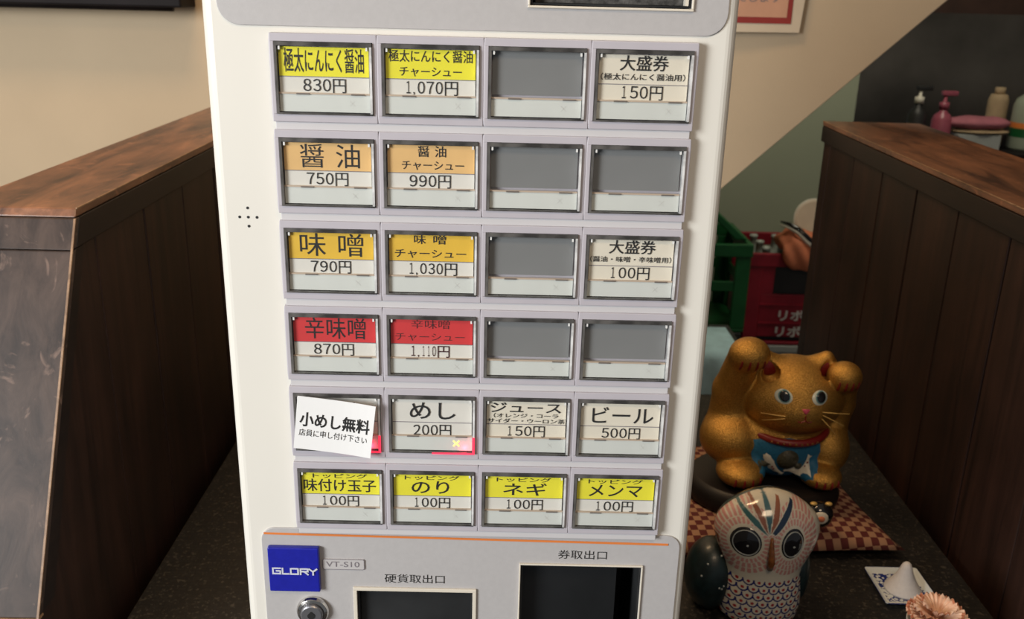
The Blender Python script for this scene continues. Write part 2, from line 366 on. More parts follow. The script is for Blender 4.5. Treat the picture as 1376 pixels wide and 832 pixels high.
# rear wall: full height on the left, cut on the right along the slope of the stairs
slope = lambda x: 0.981 + 0.943 * (x - 0.408)
bm = new(); prism(bm, [(-2.5, 0), (-0.06, 0), (-0.06, slope(-0.06)), (1.93, slope(1.93)), (1.93, 2.42), (-2.5, 2.42)], 1.12, 1.24)
struct('wall_back', bm, M['wallp'], bevel=0.004)
bm = new(); box(bm, -2.5, 1.31, 3.0, 3.1, 0, 2.42); struct('wall_far', bm, M['green'])
bm = new(); box(bm, 1.31, 3.2, 4.2, 4.3, 0, 2.42); struct('wall_kitchen', bm, M['kitchen'])
bm = new(); box(bm, 3.1, 3.2, -0.6, 4.2, 0, 2.42); struct('wall_right', bm, M['kitchen'])
bm = new(); box(bm, -2.6, -2.5, -0.6, 4.3, 0, 2.42); struct('wall_left', bm, M['wallp'])
bm = new(); box(bm, 1.312, 3.098, 3.02, 3.12, 1.27, 1.55); struct('trim_1', bm, M['beam'])

# ------------------------------------------------------------------ counter and mat
t = thing('counter', 'dark wooden counter between the two plank partitions, under the woven mat', 'counter', (0.09, 0.3, 0))
bm = new(); box(bm, -0.451, 0.440, -0.42, 0.54, 0.655, 0.694); mk('counter_top', bm, M['wrail'], t, bevel=0.003)
bm = new(); box(bm, -0.44, 0.43, -0.36, 0.50, 0, 0.655); mk('cabinet_base', bm, M['wplank'], t)
bm = new(); box(bm, -0.446, 0.438, -0.40, 0.52, 0, 0.006)
tag(mk('woven_mat', bm, M['mat'], loc=(0.09, 0.3, 0.694)), 'black woven mat with tiny pale flecks covering the counter', 'mat')

# ------------------------------------------------------------------ partitions
def partition(label, xin, side, loc_y, pitch0, pitch, far, thick, ztop=1.112):
    # side -1: the body lies to the left of its inner face
    t = thing('wooden_partition', label, 'partition', (xin, 0, 0), group=None)
    X = lambda a: side * a
    def bx(bm, a0, a1, *r): x0, x1 = sorted((X(a0), X(a1))); box(bm, x0, x1, *r)
    slant = lambda z: 0.265 - (ztop - z) * 0.515           # the near end runs out towards the viewer further down
    lo = 0.80
    def px(bm, pts, a0, a1): prism_x(bm, pts, *sorted((X(a0), X(a1))))
    bm = new(); px(bm, [(slant(ztop) + 0.001, ztop), (far, ztop), (far, ztop - 0.008), (slant(ztop - .008) + 0.001, ztop - 0.008)], 0.0, thick)
    mk('top_board', bm, M['wtop'], t, bevel=0.0015)
    z1 = ztop - 0.0085; lo2 = 0.66
    bm = new(); px(bm, [(slant(z1) + 0.010, z1), (far, z1), (far, z1 - 0.026), (slant(z1 - .026) + 0.010, z1 - 0.026)], 0.0, 0.012)
    mk('top_rail', bm, M['wrail'], t, bevel=0.001)
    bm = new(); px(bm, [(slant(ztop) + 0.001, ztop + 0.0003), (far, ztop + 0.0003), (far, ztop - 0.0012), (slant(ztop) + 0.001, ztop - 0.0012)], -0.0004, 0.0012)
    mk('edge_strip', bm, M['wedge'], t, bevel=0.0004)  # wear plus the highlight along this edge, put in as a paler colour
    zr = z1 - 0.0265
    # end board in two pieces
    ze = ztop - 0.034
    bm = new(); px(bm, [(slant(z1), z1), (slant(ze), ze), (slant(ze) + 0.009, ze), (slant(z1) + 0.009, z1)], 0.0, thick)
    mk('end_board', bm, M['wend'], t, bevel=0.001)
    bm = new(); px(bm, [(slant(ze) + 0.0007, ze - 0.001), (slant(lo) + 0.0007, lo), (slant(lo) + 0.009, lo), (slant(ze) + 0.009, ze - 0.001)], 0.0, thick)
    mk('end_board', bm, M['wend'], t, bevel=0.001)
    # worn edge strips where the boards meet
    bm = new(); px(bm, [(slant(z1) - 0.0004, z1), (slant(lo) - 0.0004, lo), (slant(lo) + 0.0012, lo), (slant(z1) + 0.0012, z1)], -0.0006, 0.0012)
    mk('edge_strip', bm, M['wedge'], t)
    bm = new(); px(bm, [(slant(lo), lo - 0.0002), (slant(lo), lo - 0.0022), (slant(lo) + 0.009, lo - 0.0022), (slant(lo) + 0.009, lo - 0.0002)], -0.0002, thick)
    mk('edge_strip', bm, M['wedge'], t)
    bm = new(); px(bm, [(slant(lo) + 0.03, lo2 - 0.001), (far, lo2 - 0.001), (far, 0), (slant(lo) + 0.05, 0)], 0.004, thick - 0.004)
    mk('plinth', bm, M['wrail'], t)
    # near stile then the planks, recessed, with open joints
    ys = [pitch0 + i * pitch for i in range(20) if pitch0 + i * pitch < far - 0.02]
    def plank(name, ya, yb, a0, m):
        bm = new()
        f0 = lambda z: max(ya, slant(z) + 0.0095)
        if ya > 0.262: pts = [(ya, zr), (yb, zr), (yb, lo2), (ya, lo2)]
        else: pts = [(slant(zr) + 0.0095, zr), (yb, zr), (yb, lo2), (slant(lo) + 0.012, lo2), (slant(lo) + 0.0095, lo)]
        px(bm, pts, a0, a0 + 0.010); return mk(name, bm, m, t, bevel=0.0012)
    prev = 0.0
    for y in ys + [far]:
        if y == ys[0]: plank('plank', prev, y - 0.0015, 0.005, M['wplank'])
        else: plank('plank', prev + 0.0015, y - 0.0015, 0.005 + random.uniform(0, 0.0012), M['wplank'])
        prev = y
    bm = new(); px(bm, [(slant(zr) + 0.0095, zr), (slant(lo) + 0.0095, lo), (slant(lo) + 0.032, lo), (slant(zr) + 0.026, zr)], 0.001, 0.0048); mk('stile', bm, M['wrail'], t)
    bm = new(); px(bm, [(slant(zr) + 0.012, zr), (far - 0.001, zr), (far - 0.001, lo2), (slant(lo) + 0.014, lo2), (slant(lo) + 0.012, lo)], 0.0165, thick - 0.001); mk('core_board', bm, M['wrail'], t)
    return t
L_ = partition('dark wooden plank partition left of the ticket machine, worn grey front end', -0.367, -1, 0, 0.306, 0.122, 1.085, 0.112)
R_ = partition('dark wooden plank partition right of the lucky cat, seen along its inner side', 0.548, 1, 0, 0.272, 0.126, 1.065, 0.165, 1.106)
R_.rotation_euler = (0, 0, -math.radians(1.2)); R_.location = (0.533, 0.012, 0)

# ------------------------------------------------------------------ ticket machine
T = thing('ticket_machine', 'cream white meal ticket vending machine with six rows of menu buttons on the counter', 'ticket machine', (-0.0083, 0, 0.701))
ox, oz = -0.0083, 0.701
def lx(x): return x - ox
def lz(z): return z - oz
bm = new(); box(bm, -0.1505, 0.1505, 0, 0.28, 0.0, 0.70)
body = mk('body', bm, M['body'], T)
b = body.modifiers.new('b', 'BEVEL'); b.width = 0.0065; b.segments = 6; b.limit_method = 'ANGLE'
bake(body)
pockets = [(lx(-0.0822), lx(-0.003), -0.02, 0.07, lz(0.835), lz(0.9115)), (lx(0.0295), lx(0.1115), -0.02, 0.08, lz(0.835), lz(0.9345)), (lx(0.025), lx(0.1145), -0.02, 0.06, lz(1.2955), lz(1.330))]
cut(body, pockets)
for p in body.data.polygons: p.use_smooth = False
# fascia panels
def fascia(name, x0, x1, z0, z1, r, hole):
    bm = new(); prism(bm, rrect(lx(x0), lx(x1), lz(z0), lz(z1), r), -0.0012, 0.001)
    o = mk(name, bm, M['panel'], T); cut(o, hole)
    b = o.modifiers.new('b', 'BEVEL'); b.width = 0.0004; b.segments = 2; b.limit_method = 'ANGLE'
    return o
fascia('lower_panel', -0.1455, 0.1365, 0.745, 0.9588, 0.0095, pockets[:2])
fascia('upper_panel', -0.1490, 0.1355, 1.2812, 1.385, 0.0125, pockets[2:])
bm = new(); prism(bm, [(lx(-0.1435), lz(0.9539)), (lx(-0.1435), lz(0.9553)), (lx(0.1285), lz(0.9529)), (lx(0.1285), lz(0.9514))], -0.0016, -0.0011); mk('orange_stripe', bm, M['orange'], T)
# outlets
def outlet(name, pk, m, t, inner=None, trim=None):
    x0, x1, _, yb, z0, z1 = pk
    bm = new(); e = 0.0004
    box(bm, x0 + e, x0 + 0.0014, -0.001, yb - e, z0 + e, z1 - e); box(bm, x1 - 0.0014, x1 - e, -0.001, yb - e, z0 + e, z1 - e)
    box(bm, x0 + .0014, x1 - .0014, -0.001, yb - e, z1 - 0.0014, z1 - e); box(bm, x0 + .0014, x1 - .0014, -0.001, yb - e, z0 + e, z0 + 0.0014)
    box(bm, x0 + .0014, x1 - .0014, yb - 0.003, yb - e, z0 + .0014, z1 - .0014)
    o = mk(name, bm, m, T)
    bm = new(); frame(bm, x0 - t, x1 + t, z0 - t, z1 + t, t, -0.0028, -0.0010); mk('outlet_frame', bm, trim or M['creamtrim'], o, bevel=0.0004)
    return o
co = outlet('coin_outlet', pockets[0], M['darkbin'], 0.0026)
bm = new(); box(bm, pockets[0][0] + .0016, pockets[0][1] - .0016, 0.004, 0.0055, pockets[0][4] + .002, pockets[0][5] - .0016); mk('flap', bm, M['darkbin'], co)
to = outlet('ticket_outlet', pockets[1], M['darkbin'], 0.0011)
bm = new(); box(bm, pockets[1][0] + .0016, pockets[1][1] - .0150, 0.010, 0.0115, pockets[1][4] + .002, pockets[1][5] - .0016); mk('flap', bm, M['dark'], to)
bo = outlet('bill_slot', pockets[2], M['darkbin'], 0.0013)
bm = new(); box(bm, pockets[2][0] + .0030, pockets[2][1] - .0035, 0.006, 0.010, pockets[2][4] + .0016, pockets[2][4] + .030); mk('brush', bm, M['brush'], bo)
bm = new(); box(bm, pockets[2][1] - .0034, pockets[2][1] - .0016, -0.0005, 0.02, pockets[2][4] + .0016, pockets[2][4] + .03); mk('side_guide', bm, M['creamtrim'], bo)
# speaker holes
for x, z in ((-0.1397, 1.1768), (-0.1448, 1.1712), (-0.1397, 1.1712), (-0.1345, 1.1712), (-0.1396, 1.1657)):
    bm = new(); lathe(bm, [(0.00085, -0.0002), (0.00085, 0.0002), (0.0006, 0.00025), (0, 0.00025)], (0, 0, 0), 14, axis='y')
    mk('speaker_hole', bm, M['ink'], T, (lx(x), 0, lz(z)))
# badge, tag, lock
bm = new(); box(bm, -0.0172, 0.0172, -0.0042, 0, -0.0172, 0.0172); bd = mk('brand_badge', bm, M['blue'], T, (lx(-0.1238), -0.0012, lz(0.9288)), bevel=0.0009)
bd['label'] = 'square blue badge with white lettering'
def glory():
    # wide squared capitals drawn as strokes
    bm = new(); s = 0.0056; wd = 0.0049; th = 0.0011; x = -0.0141; yy = [-0.00435]
    def st(x0, z0, x1, z1):
        d = Vector((x1 - x0, 0, z1 - z0)); n = Vector((-d.z, 0, d.x)).normalized() * th / 2
        yy[0] -= 0.00003; y = yy[0]
        a = Vector((x0, y, z0)); c = Vector((x1, y, z1)); e = d.normalized() * th / 2
        q = [a - e + n, c + e + n, c + e - n, a - e - n]
        vs = [bm.verts.new(p) for p in q] ; vt = [bm.verts.new(p + Vector((0, 0.0003, 0))) for p in q]
        bm.faces.new(vs); bm.faces.new(vt[::-1])
        for i in range(4): bm.faces.new((vs[i], vt[i], vt[(i + 1) % 4], vs[(i + 1) % 4]))
    z0, z1 = -0.0028, 0.0014
    st(x + wd, z1, x, z1); st(x, z1, x, z0); st(x, z0, x + wd, z0); st(x + wd, z0, x + wd, -0.0006); st(x + wd, -0.0006, x + wd * .5, -0.0006); x += wd + .0016
    st(x, z1, x, z0); st(x, z0, x + wd * .85, z0); x += wd * .85 + .0014
    st(x, z0, x, z1); st(x, z1, x + wd, z1); st(x + wd, z1, x + wd, z0); st(x + wd, z0, x, z0); x += wd + .0017
    st(x, z0, x, z1); st(x, z1, x + wd, z1); st(x + wd, z1, x + wd, -0.0006); st(x + wd, -0.0006, x, -0.0006); st(x + wd * .5, -0.0006, x + wd, z0); x += wd + .0011
    st(x, z1, x + wd * .5, -0.0006); st(x + wd, z1, x + wd * .5, -0.0006); st(x + wd * .5, -0.0006, x + wd * .5, z0)
    return bm
mk('lettering', glory(), M['silverprint'], bd)
bm = new(); prism(bm, rrect(-0.0142, 0.0142, -0.0041, 0.0041, 0.0012), -0.0008, 0); tg = mk('model_tag', bm, M['tagplate'], T, (lx(-0.0908), -0.0012, lz(0.9318)))
bm = new(); P1 = rrect(-0.0142, 0.0142, -0.0041, 0.0041, 0.0012); P0 = rrect(-0.0138, 0.0138, -0.0037, 0.0037, 0.001)
va = [bm.verts.new((x, -0.00092, z)) for x, z in P1]; vb = [bm.verts.new((x, -0.00092, z)) for x, z in P0]
for i in range(len(va)): bm.faces.new((va[i], va[(i + 1) % len(va)], vb[(i + 1) % len(vb)], vb[i]))
mk('outline', bm, M['greyprint'], tg)
lettering([('VT-S10', -0.0118, 0.0108, -0.0019, 0.0023, 0.0)], M['greyprint'], tg, -0.0010)
lettering([('硬貨取出口', lx(-0.0632), lx(-0.0222), lz(0.9177), lz(0.9246), 0.0)], M['ink'], T, -0.0014)
lettering([('券取出口', lx(0.0545), lx(0.0876), lz(0.9395), lz(0.9463), 0.0)], M['ink'], T, -0.0014)
lk = bpy.data.objects.new('key_lock', None)
bm = new(); lathe(bm, [(0.0112, 0), (0.0112, 0.0020), (0.0103, 0.0040), (0.0085, 0.0048), (0.0080, 0.0040), (0.0, 0.0040)], (0, 0, 0), 40, axis='y')
lk = mk('key_lock', bm, M['chrome'], T, (lx(-0.1130), -0.0012, lz(0.8945)), smooth=False, bevel=0.0003)
bm = new(); lathe(bm, [(0.0078, 0.0038), (0.0078, 0.0062), (0.0068, 0.0072), (0.0, 0.0072)], (0, 0, 0), 32, axis='y'); mk('lock_barrel', bm, M['steel'], lk, bevel=0.0003)
bm = new(); box(bm, -0.0008, 0.0008, -0.0075, -0.0071, -0.0032, 0.0032); lathe(bm, [(0.0026, 0.0072), (0.0026, 0.0076), (0, 0.0076)], (0, 0, 0), 20, axis='y'); mk('keyhole', bm, M['ink'], lk)

# menu buttons
PX, PZ = 0.06, 0.05335; WW, WH = 0.0548, 0.0402
PANX, PANZ = lx(0.0), lz(1.12)
def fit(l):   # fractions of the window -> local metres
    s, x0, x1, y0, y1, bold = l
    return (s, -WW / 2 + x0 * WW, -WW / 2 + x1 * WW, WH / 2 - y1 * WH, WH / 2 - y0 * WH, bold)
FW = str.maketrans('0123456789', '０１２３４５６７８９')
def price(s, x0, x1, y0=0.505, y1=0.675):
    e = 0.135; d = s[:-1]; xe = x1 - e
    out = [('円', xe, x1, y0 - 0.005, y1 + 0.02, 0.0)]
    if ',' in d:
        a, b_ = d.split(','); k = (xe - 0.015 - x0)
        out += [(a.translate(FW), x0 + 0.008, x0 + 0.050, y0, y1, 0.0), (',', x0 + 0.078, x0 + 0.094, y1 - 0.022, y1 + 0.022, 0.0)]
        x0 += 0.125; d = b_
    n = len(d); p = (xe - 0.022 - x0 + 0.02) / n
    for i, ch in enumerate(d):
        a0 = x0 + i * p; wd = p - 0.02
        if ch == '1': a0 += wd * 0.22; wd *= 0.5
        out.append((ch.translate(FW), a0, a0 + wd, y0, y1, 0.002))
    return out
CH = 'チャーシュー'
B = 0.008
spec = {
 (0, 0): ('yellow', [('極太にんにく醤油', .09, .91, .09, .42, B)] + price('830円', .28, .72), 'paper', 'menu button with a yellow name band, priced 830 yen'),
 (0, 1): ('yellow', [('極太にんにく醤油', .07, .93, .08, .245, B), (CH, .18, .82, .31, .44, B)] + price('1,070円', .24, .78), 'paper', 'menu button with a yellow name band, priced 1,070 yen'),
 (0, 2): (None, [], 'grey', 'blank menu button with a grey insert'),
 (0, 3): ('line', [('大盛券', .25, .75, .08, .29, B), ('（極太にんにく醤油用）', .06, .93, .325, .42, B)] + price('150円', .27, .71, .50, .67), 'cream', 'cream menu button priced 150 yen'),
 (1, 0): ('tan', [('醤', .21, .46, .09, .43, 0.0), ('油', .59, .84, .09, .43, 0.0)] + price('750円', .27, .71), 'paper', 'menu button with a tan name band, priced 750 yen'),
 (1, 1): ('tan', [('醤', .36, .48, .08, .24, B), ('油', .54, .66, .08, .24, B), (CH, .19, .85, .30, .43, B)] + price('990円', .27, .71), 'paper', 'menu button with a tan name band, priced 990 yen'),
 (1, 2): (None, [], 'grey', 'blank menu button with a grey insert'), (1, 3): (None, [], 'grey', 'blank menu button with a grey insert'),
 (2, 0): ('gold', [('味', .16, .44, .08, .43, 0.0), ('噌', .58, .85, .08, .43, 0.0)] + price('790円', .27, .71), 'paper', 'menu button with an amber name band, priced 790 yen'),
 (2, 1): ('gold', [('味', .31, .44, .07, .21, B), ('噌', .52, .66, .07, .21, B), (CH, .10, .88, .295, .425, B)] + price('1,030円', .25, .78), 'paper', 'menu button with an amber name band, priced 1,030 yen'),
 (2, 2): (None, [], 'grey', 'blank menu button with a grey insert'),
 (2, 3): ('line', [('大盛券', .25, .76, .08, .29, B), ('（醤油・味噌・辛味噌用）', .05, .94, .33, .42, B)] + price('100円', .27, .71, .50, .67), 'cream', 'cream menu button priced 100 yen'),
 (3, 0): ('red', [('辛味噌', .17, .85, .08, .42, 0.0)] + price('870円', .26, .71), 'paper', 'menu button with a red name band, priced 870 yen'),
 (3, 1): ('red', [('辛味噌', .27, .70, .08, .22, -0.006), (CH, .09, .87, .30, .42, -0.006)] + price('1,110円', .26, .70), 'paper', 'menu button with a red name band, priced 1,110 yen'),
 (3, 2): (None, [], 'grey', 'blank menu button with a grey insert'), (3, 3): (None, [], 'grey', 'blank menu button with a grey insert'),
 (4, 0): ('line', [('めし', .40, .84, .13, .42, B)], 'paper', 'menu button behind the white paper note, glowing red at its lower right'),
 (4, 1): ('line', [('めし', .24, .77, .11, .42, 0.006)] + price('200円', .28, .72, .52, .70), 'paper', 'white menu button priced 200 yen with a lit cross'),
 (4, 2): ('line', [('ジュース', .08, .90, .08, .255, B), ('（オレンジ・コーラ', .12, .87, .285, .365, B), ('サイダー・ウーロン茶）', .05, .98, .375, .46, B)] + price('150円', .27, .72, .51, .68), 'cream', 'cream drinks button priced 150 yen'),
 (4, 3): ('line', [('ビール', .17, .88, .12, .42, 0.004)] + price('500円', .29, .74, .51, .68), 'cream', 'cream drinks button priced 500 yen'),
 (5, 0): ('yellow', [('トッピング', .17, .82, .08, .165, B), ('味付け玉子', .06, .92, .20, .43, B)] + price('100円', .26, .71, .51, .68), 'paper', 'yellow topping button, first of the bottom row, priced 100 yen'),
 (5, 1): ('yellow', [('トッピング', .17, .82, .08, .165, B), ('のり', .25, .70, .20, .43, B)] + price('100円', .27, .71, .51, .68), 'paper', 'yellow topping button, second of the bottom row, priced 100 yen'),
 (5, 2): ('yellow', [('トッピング', .17, .82, .08, .165, B), ('ネギ', .25, .77, .20, .43, B)] + price('100円', .28, .73, .51, .68), 'paper', 'yellow topping button, third of the bottom row, priced 100 yen'),
 (5, 3): ('yellow', [('トッピング', .17, .82, .08, .165, B), ('メンマ', .18, .82, .20, .42, B)] + price('100円', .26, .72, .51, .68), 'paper', 'yellow topping button, last of the bottom row, priced 100 yen'),
}
def sharedmesh(fn, *a, **k):
    o = fn(*a, **k); me = o.data; bpy.data.objects.remove(o); return me
def inst(name, me, parent, mods=None):
    o = bpy.data.objects.new(name, me); col.objects.link(o); o.parent = parent
    return o
# meshes shared by all buttons
HW, HH = 0.0597, 0.0488
bm = new()
x0, x1, z0, z1 = -HW / 2, HW / 2, -HH / 2, HH / 2
box(bm, x0, x1, -0.0060, 0, WH / 2, z1); box(bm, x0, x1, -0.0060, 0, z0, -WH / 2)
box(bm, x0, -WW / 2, -0.0060, 0, -WH / 2, WH / 2); box(bm, WW / 2, x1, -0.0060, 0, -WH / 2, WH / 2)
box(bm, -WW / 2, WW / 2, -0.0014, 0, -WH / 2, WH / 2)
bmesh.ops.remove_doubles(bm, verts=bm.verts, dist=1e-6)
me_house = sharedmesh(mk, 'menu_button', bm, M['tile'])
rt = 0.0010
bm = new()
e = 0.00015
X0, X1, Z0, Z1 = -WW / 2 + e, WW / 2 - e, -WH / 2 + e, WH / 2 - e
box(bm, X0, X1, -0.0072, -0.0016, Z1 - 0.0022, Z1); box(bm, X0, X1, -0.0072, -0.0016, Z0, Z0 + rt)
box(bm, X0, X0 + 0.0015, -0.0072, -0.0016, Z0 + rt, Z1 - 0.0022)
me_rim = sharedmesh(mk, 'cover_rim', bm, M['rim'])
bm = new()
box(bm, X1 - 0.0013, X1, -0.0076, -0.0016, Z0 + rt, Z1 - 0.0022)  # pale bar stands for light caught on the rim's right edge

me_rimr = sharedmesh(mk, 'edge_highlight', bm, M['rimlight'])
bm = new(); box(bm, X0 + 0.0016, X1 - 0.0014, -0.0071, -0.0067, Z0 + rt + .0001, Z1 - 0.0023); me_cov = sharedmesh(mk, 'clear_cover', bm, M['cover'])
cx0, cx1, ct = X0 + 0.0020, X1 - 0.0020, Z1 - 0.0028      # card limits
zb = WH / 2 - 0.472 * WH; zd = WH / 2 - 0.70 * WH
def card(m): 
    bm = new(); box(bm, cx0, cx1, -0.0045, -0.0015, zd, ct); return sharedmesh(mk, 'label_card', bm, m)
me_card = {k: card(M[k]) for k in ('paper', 'cream')}
bm = new(); box(bm, cx0, cx1, -0.0030, -0.0015, WH / 2 - 0.665 * WH, ct + 0.0003); me_blank = sharedmesh(mk, 'blank_insert', bm, M['grey'])
def band(m):
    bm = new(); box(bm, cx0, cx1, -0.0047, -0.00451, zb, ct); return sharedmesh(mk, 'name_band', bm, m)
me_band = {k: band(M[k]) for k in ('yellow', 'tan', 'gold', 'red')}
bm = new(); box(bm, cx0, cx1, -0.0048, -0.00451, zb - 0.0004, zb - 0.00005); me_line = sharedmesh(mk, 'ruled_line', bm, M['greyprint'])
bm = new(); box(bm, X0 + 0.0016, X1 - 0.0016, -0.0050, -0.0015, Z0 + rt + 0.0004, zd - 0.0008); me_stat = sharedmesh(mk, 'status_plate', bm, M['status'])
bm = new(); box(bm, X0 + 0.0016, X1 - 0.0016, -0.0056, -0.0046, zd - 0.0007, zd + 0.0002); me_div = sharedmesh(mk, 'divider_strip', bm, M['infill'])
bm = new(); box(bm, 0, 0.0075, -0.0060, -0.0046, zd - 0.0009, zd - 0.0001)
me_tab = sharedmesh(mk, 'retaining_tab', bm, M['tab'])
bm = new(); box(bm, -0.0005, 0.0005, -0.0066, -0.0046, ct - 0.0016, ct + 0.0003)  # white block stands for a highlight in the cover's corner
me_glint = sharedmesh(mk, 'corner_glint', bm, M['glint'])
def cross(s, th, y):
    bm = new()
    for sg in (-1, 1):
        d = Vector((1, 0, sg)).normalized(); n = Vector((-sg, 0, 1)).normalized()
        q = [d * s + n * th, -d * s + n * th, -d * s - n * th, d * s - n * th]
        f = [bm.verts.new((p.x, y + sg * 1e-5, p.z)) for p in q]; g = [bm.verts.new((p.x, y + 0.0002, p.z)) for p in q]
        bm.faces.new(f); bm.faces.new(g[::-1])
        for i in range(4): bm.faces.new((f[i], g[i], g[(i + 1) % 4], f[(i + 1) % 4]))
    return bm
sz = (Z0 + rt + zd) / 2
bm = cross(0.0021, 0.00012, -0.00512)
for v in bm.verts: v.co.x += 0.0155; v.co.z += sz
me_ghost = sharedmesh(mk, 'status_mark', bm, M['ghost'])
bm = cross(0.0027, 0.00042, -0.0053)
for v in bm.verts: v.co.x += 0.0155; v.co.z += sz
me_lit = sharedmesh(mk, 'status_mark', bm, M['lit_cross'])
bm = new(); box(bm, 0.0, X1 - 0.0002, -0.0078, -0.0070, Z0 - 0.0001, Z0 + 0.0008); box(bm, X1 - 0.0014, X1 + 0.0001, -0.0079, -0.0070, Z0, Z0 + 0.012)
me_red = sharedmesh(mk, 'glowing_edge', bm, M['lit_red'])
for (r, c), (bnd, lines, cm, lab) in spec.items():
    b = inst('menu_button', me_house, T); b.location = (PANX + (c - 1.5) * PX, 0, PANZ - (r - 2.5) * PZ); b['label'] = lab
    md = b.modifiers.new('bevel', 'BEVEL'); md.width = 0.0004; md.segments = 2; md.limit_method = 'ANGLE'
    inst('cover_rim', me_rim, b); inst('edge_highlight', me_rimr, b); inst('clear_cover', me_cov, b); inst('status_plate', me_stat, b)
    inst('divider_strip', me_div, b); [setattr(inst('retaining_tab', me_tab, b), 'location', (q, 0, 0)) for q in (-0.0160, 0.0150)]; [setattr(inst('corner_glint', me_glint, b), 'location', (q, 0, 0)) for q in (cx0 + 0.0008, cx1 - 0.0009)]
    if cm == 'grey': inst('blank_insert', me_blank, b)
    else: inst('label_card', me_card[cm], b)
    if bnd: inst('ruled_line', me_line, b)
    if bnd in me_band: inst('name_band', me_band[bnd], b)
    if r >= 4: lines = [(l[0], l[1], l[2], l[3] + (0.022 if l[3] < .15 else 0), l[4] + (0.018 if l[3] < .15 and l[4] < .3 else 0), l[5]) for l in lines]
    if lines: lettering([fit(l) for l in lines], M['redink'] if (r, c) == (3, 1) else M['ink'], b, -0.0049)
    if (r, c) == (4, 1): inst('status_mark', me_lit, b)['label'] = 'lit amber cross'
    else: inst('status_mark', me_ghost, b)
    if r == 4 and c < 2: inst('glowing_edge', me_red, b)
for r in range(6):
    bm = new(); box(bm, PANX - 2 * PX + 0.0012, PANX + 2 * PX - 0.0012, -0.0048, 0, PANZ - (r - 2.5) * PZ - HH / 2 - 0.0046, PANZ - (r - 2.5) * PZ - HH / 2 - 0.0001)
    mk('row_rail', bm, M['rail'], T, bevel=0.0003)
# red glow of the two lit indicators
for c in (0, 1):
    l = bpy.data.lights.new('indicator_glow', 'POINT'); l.energy = 0.0016; l.color = (1, 0.05, 0.12); l.shadow_soft_size = 0.002
    o = bpy.data.objects.new('indicator_glow', l); col.objects.link(o); o.location = ((c - 1.5) * PX + 0.021, -0.0068, 1.12 - 1.5 * PZ - 0.0165)

# paper note stuck over a button
nt_ = thing('paper_note', 'white paper note with black writing stuck askew over a button of the fifth row', 'note', (-0.0912, -0.0108, 1.0393))
nt_.rotation_euler = (0, math.radians(6.8), 0)
bm = new(); n = 10
va = []; vb = []
for i in range(n + 1):
    a = i / n - 0.5; y = -0.0016 * (2 * a) ** 2 * (1 if a > 0 else 0.3)
    for k, z in enumerate((-0.0183, 0.0183)):
        va.append(bm.verts.new((a * 0.0492, y, z))); vb.append(bm.verts.new((a * 0.0492, y + 0.0002, z)))
for i in range(n):
    for L2 in (va, vb): bm.faces.new((L2[2 * i], L2[2 * i + 1], L2[2 * i + 3], L2[2 * i + 2]))
    for k in (0, 1): bm.faces.new((va[2 * i + k], va[2 * i + 2 + k], vb[2 * i + 2 + k], vb[2 * i + k]))
bm.faces.new((va[0], va[1], vb[1], vb[0])); bm.faces.new((va[-2], va[-1], vb[-1], vb[-2]))
mk('paper', bm, M['notepaper'], nt_)
tx = lettering([('小めし無料', -0.0222, 0.0222, -0.0022, 0.0080, 0.022), ('店員に申し付け下さい', -0.0220, 0.0212, -0.0088, -0.0040, 0.0)], M['ink'], nt_, -0.00012)
for v in tx.data.vertices:
    a = v.co.x / 0.0492; v.co.y -= 0.0016 * (2 * a) ** 2 * (1 if a > 0 else 0.3) + 0.0001

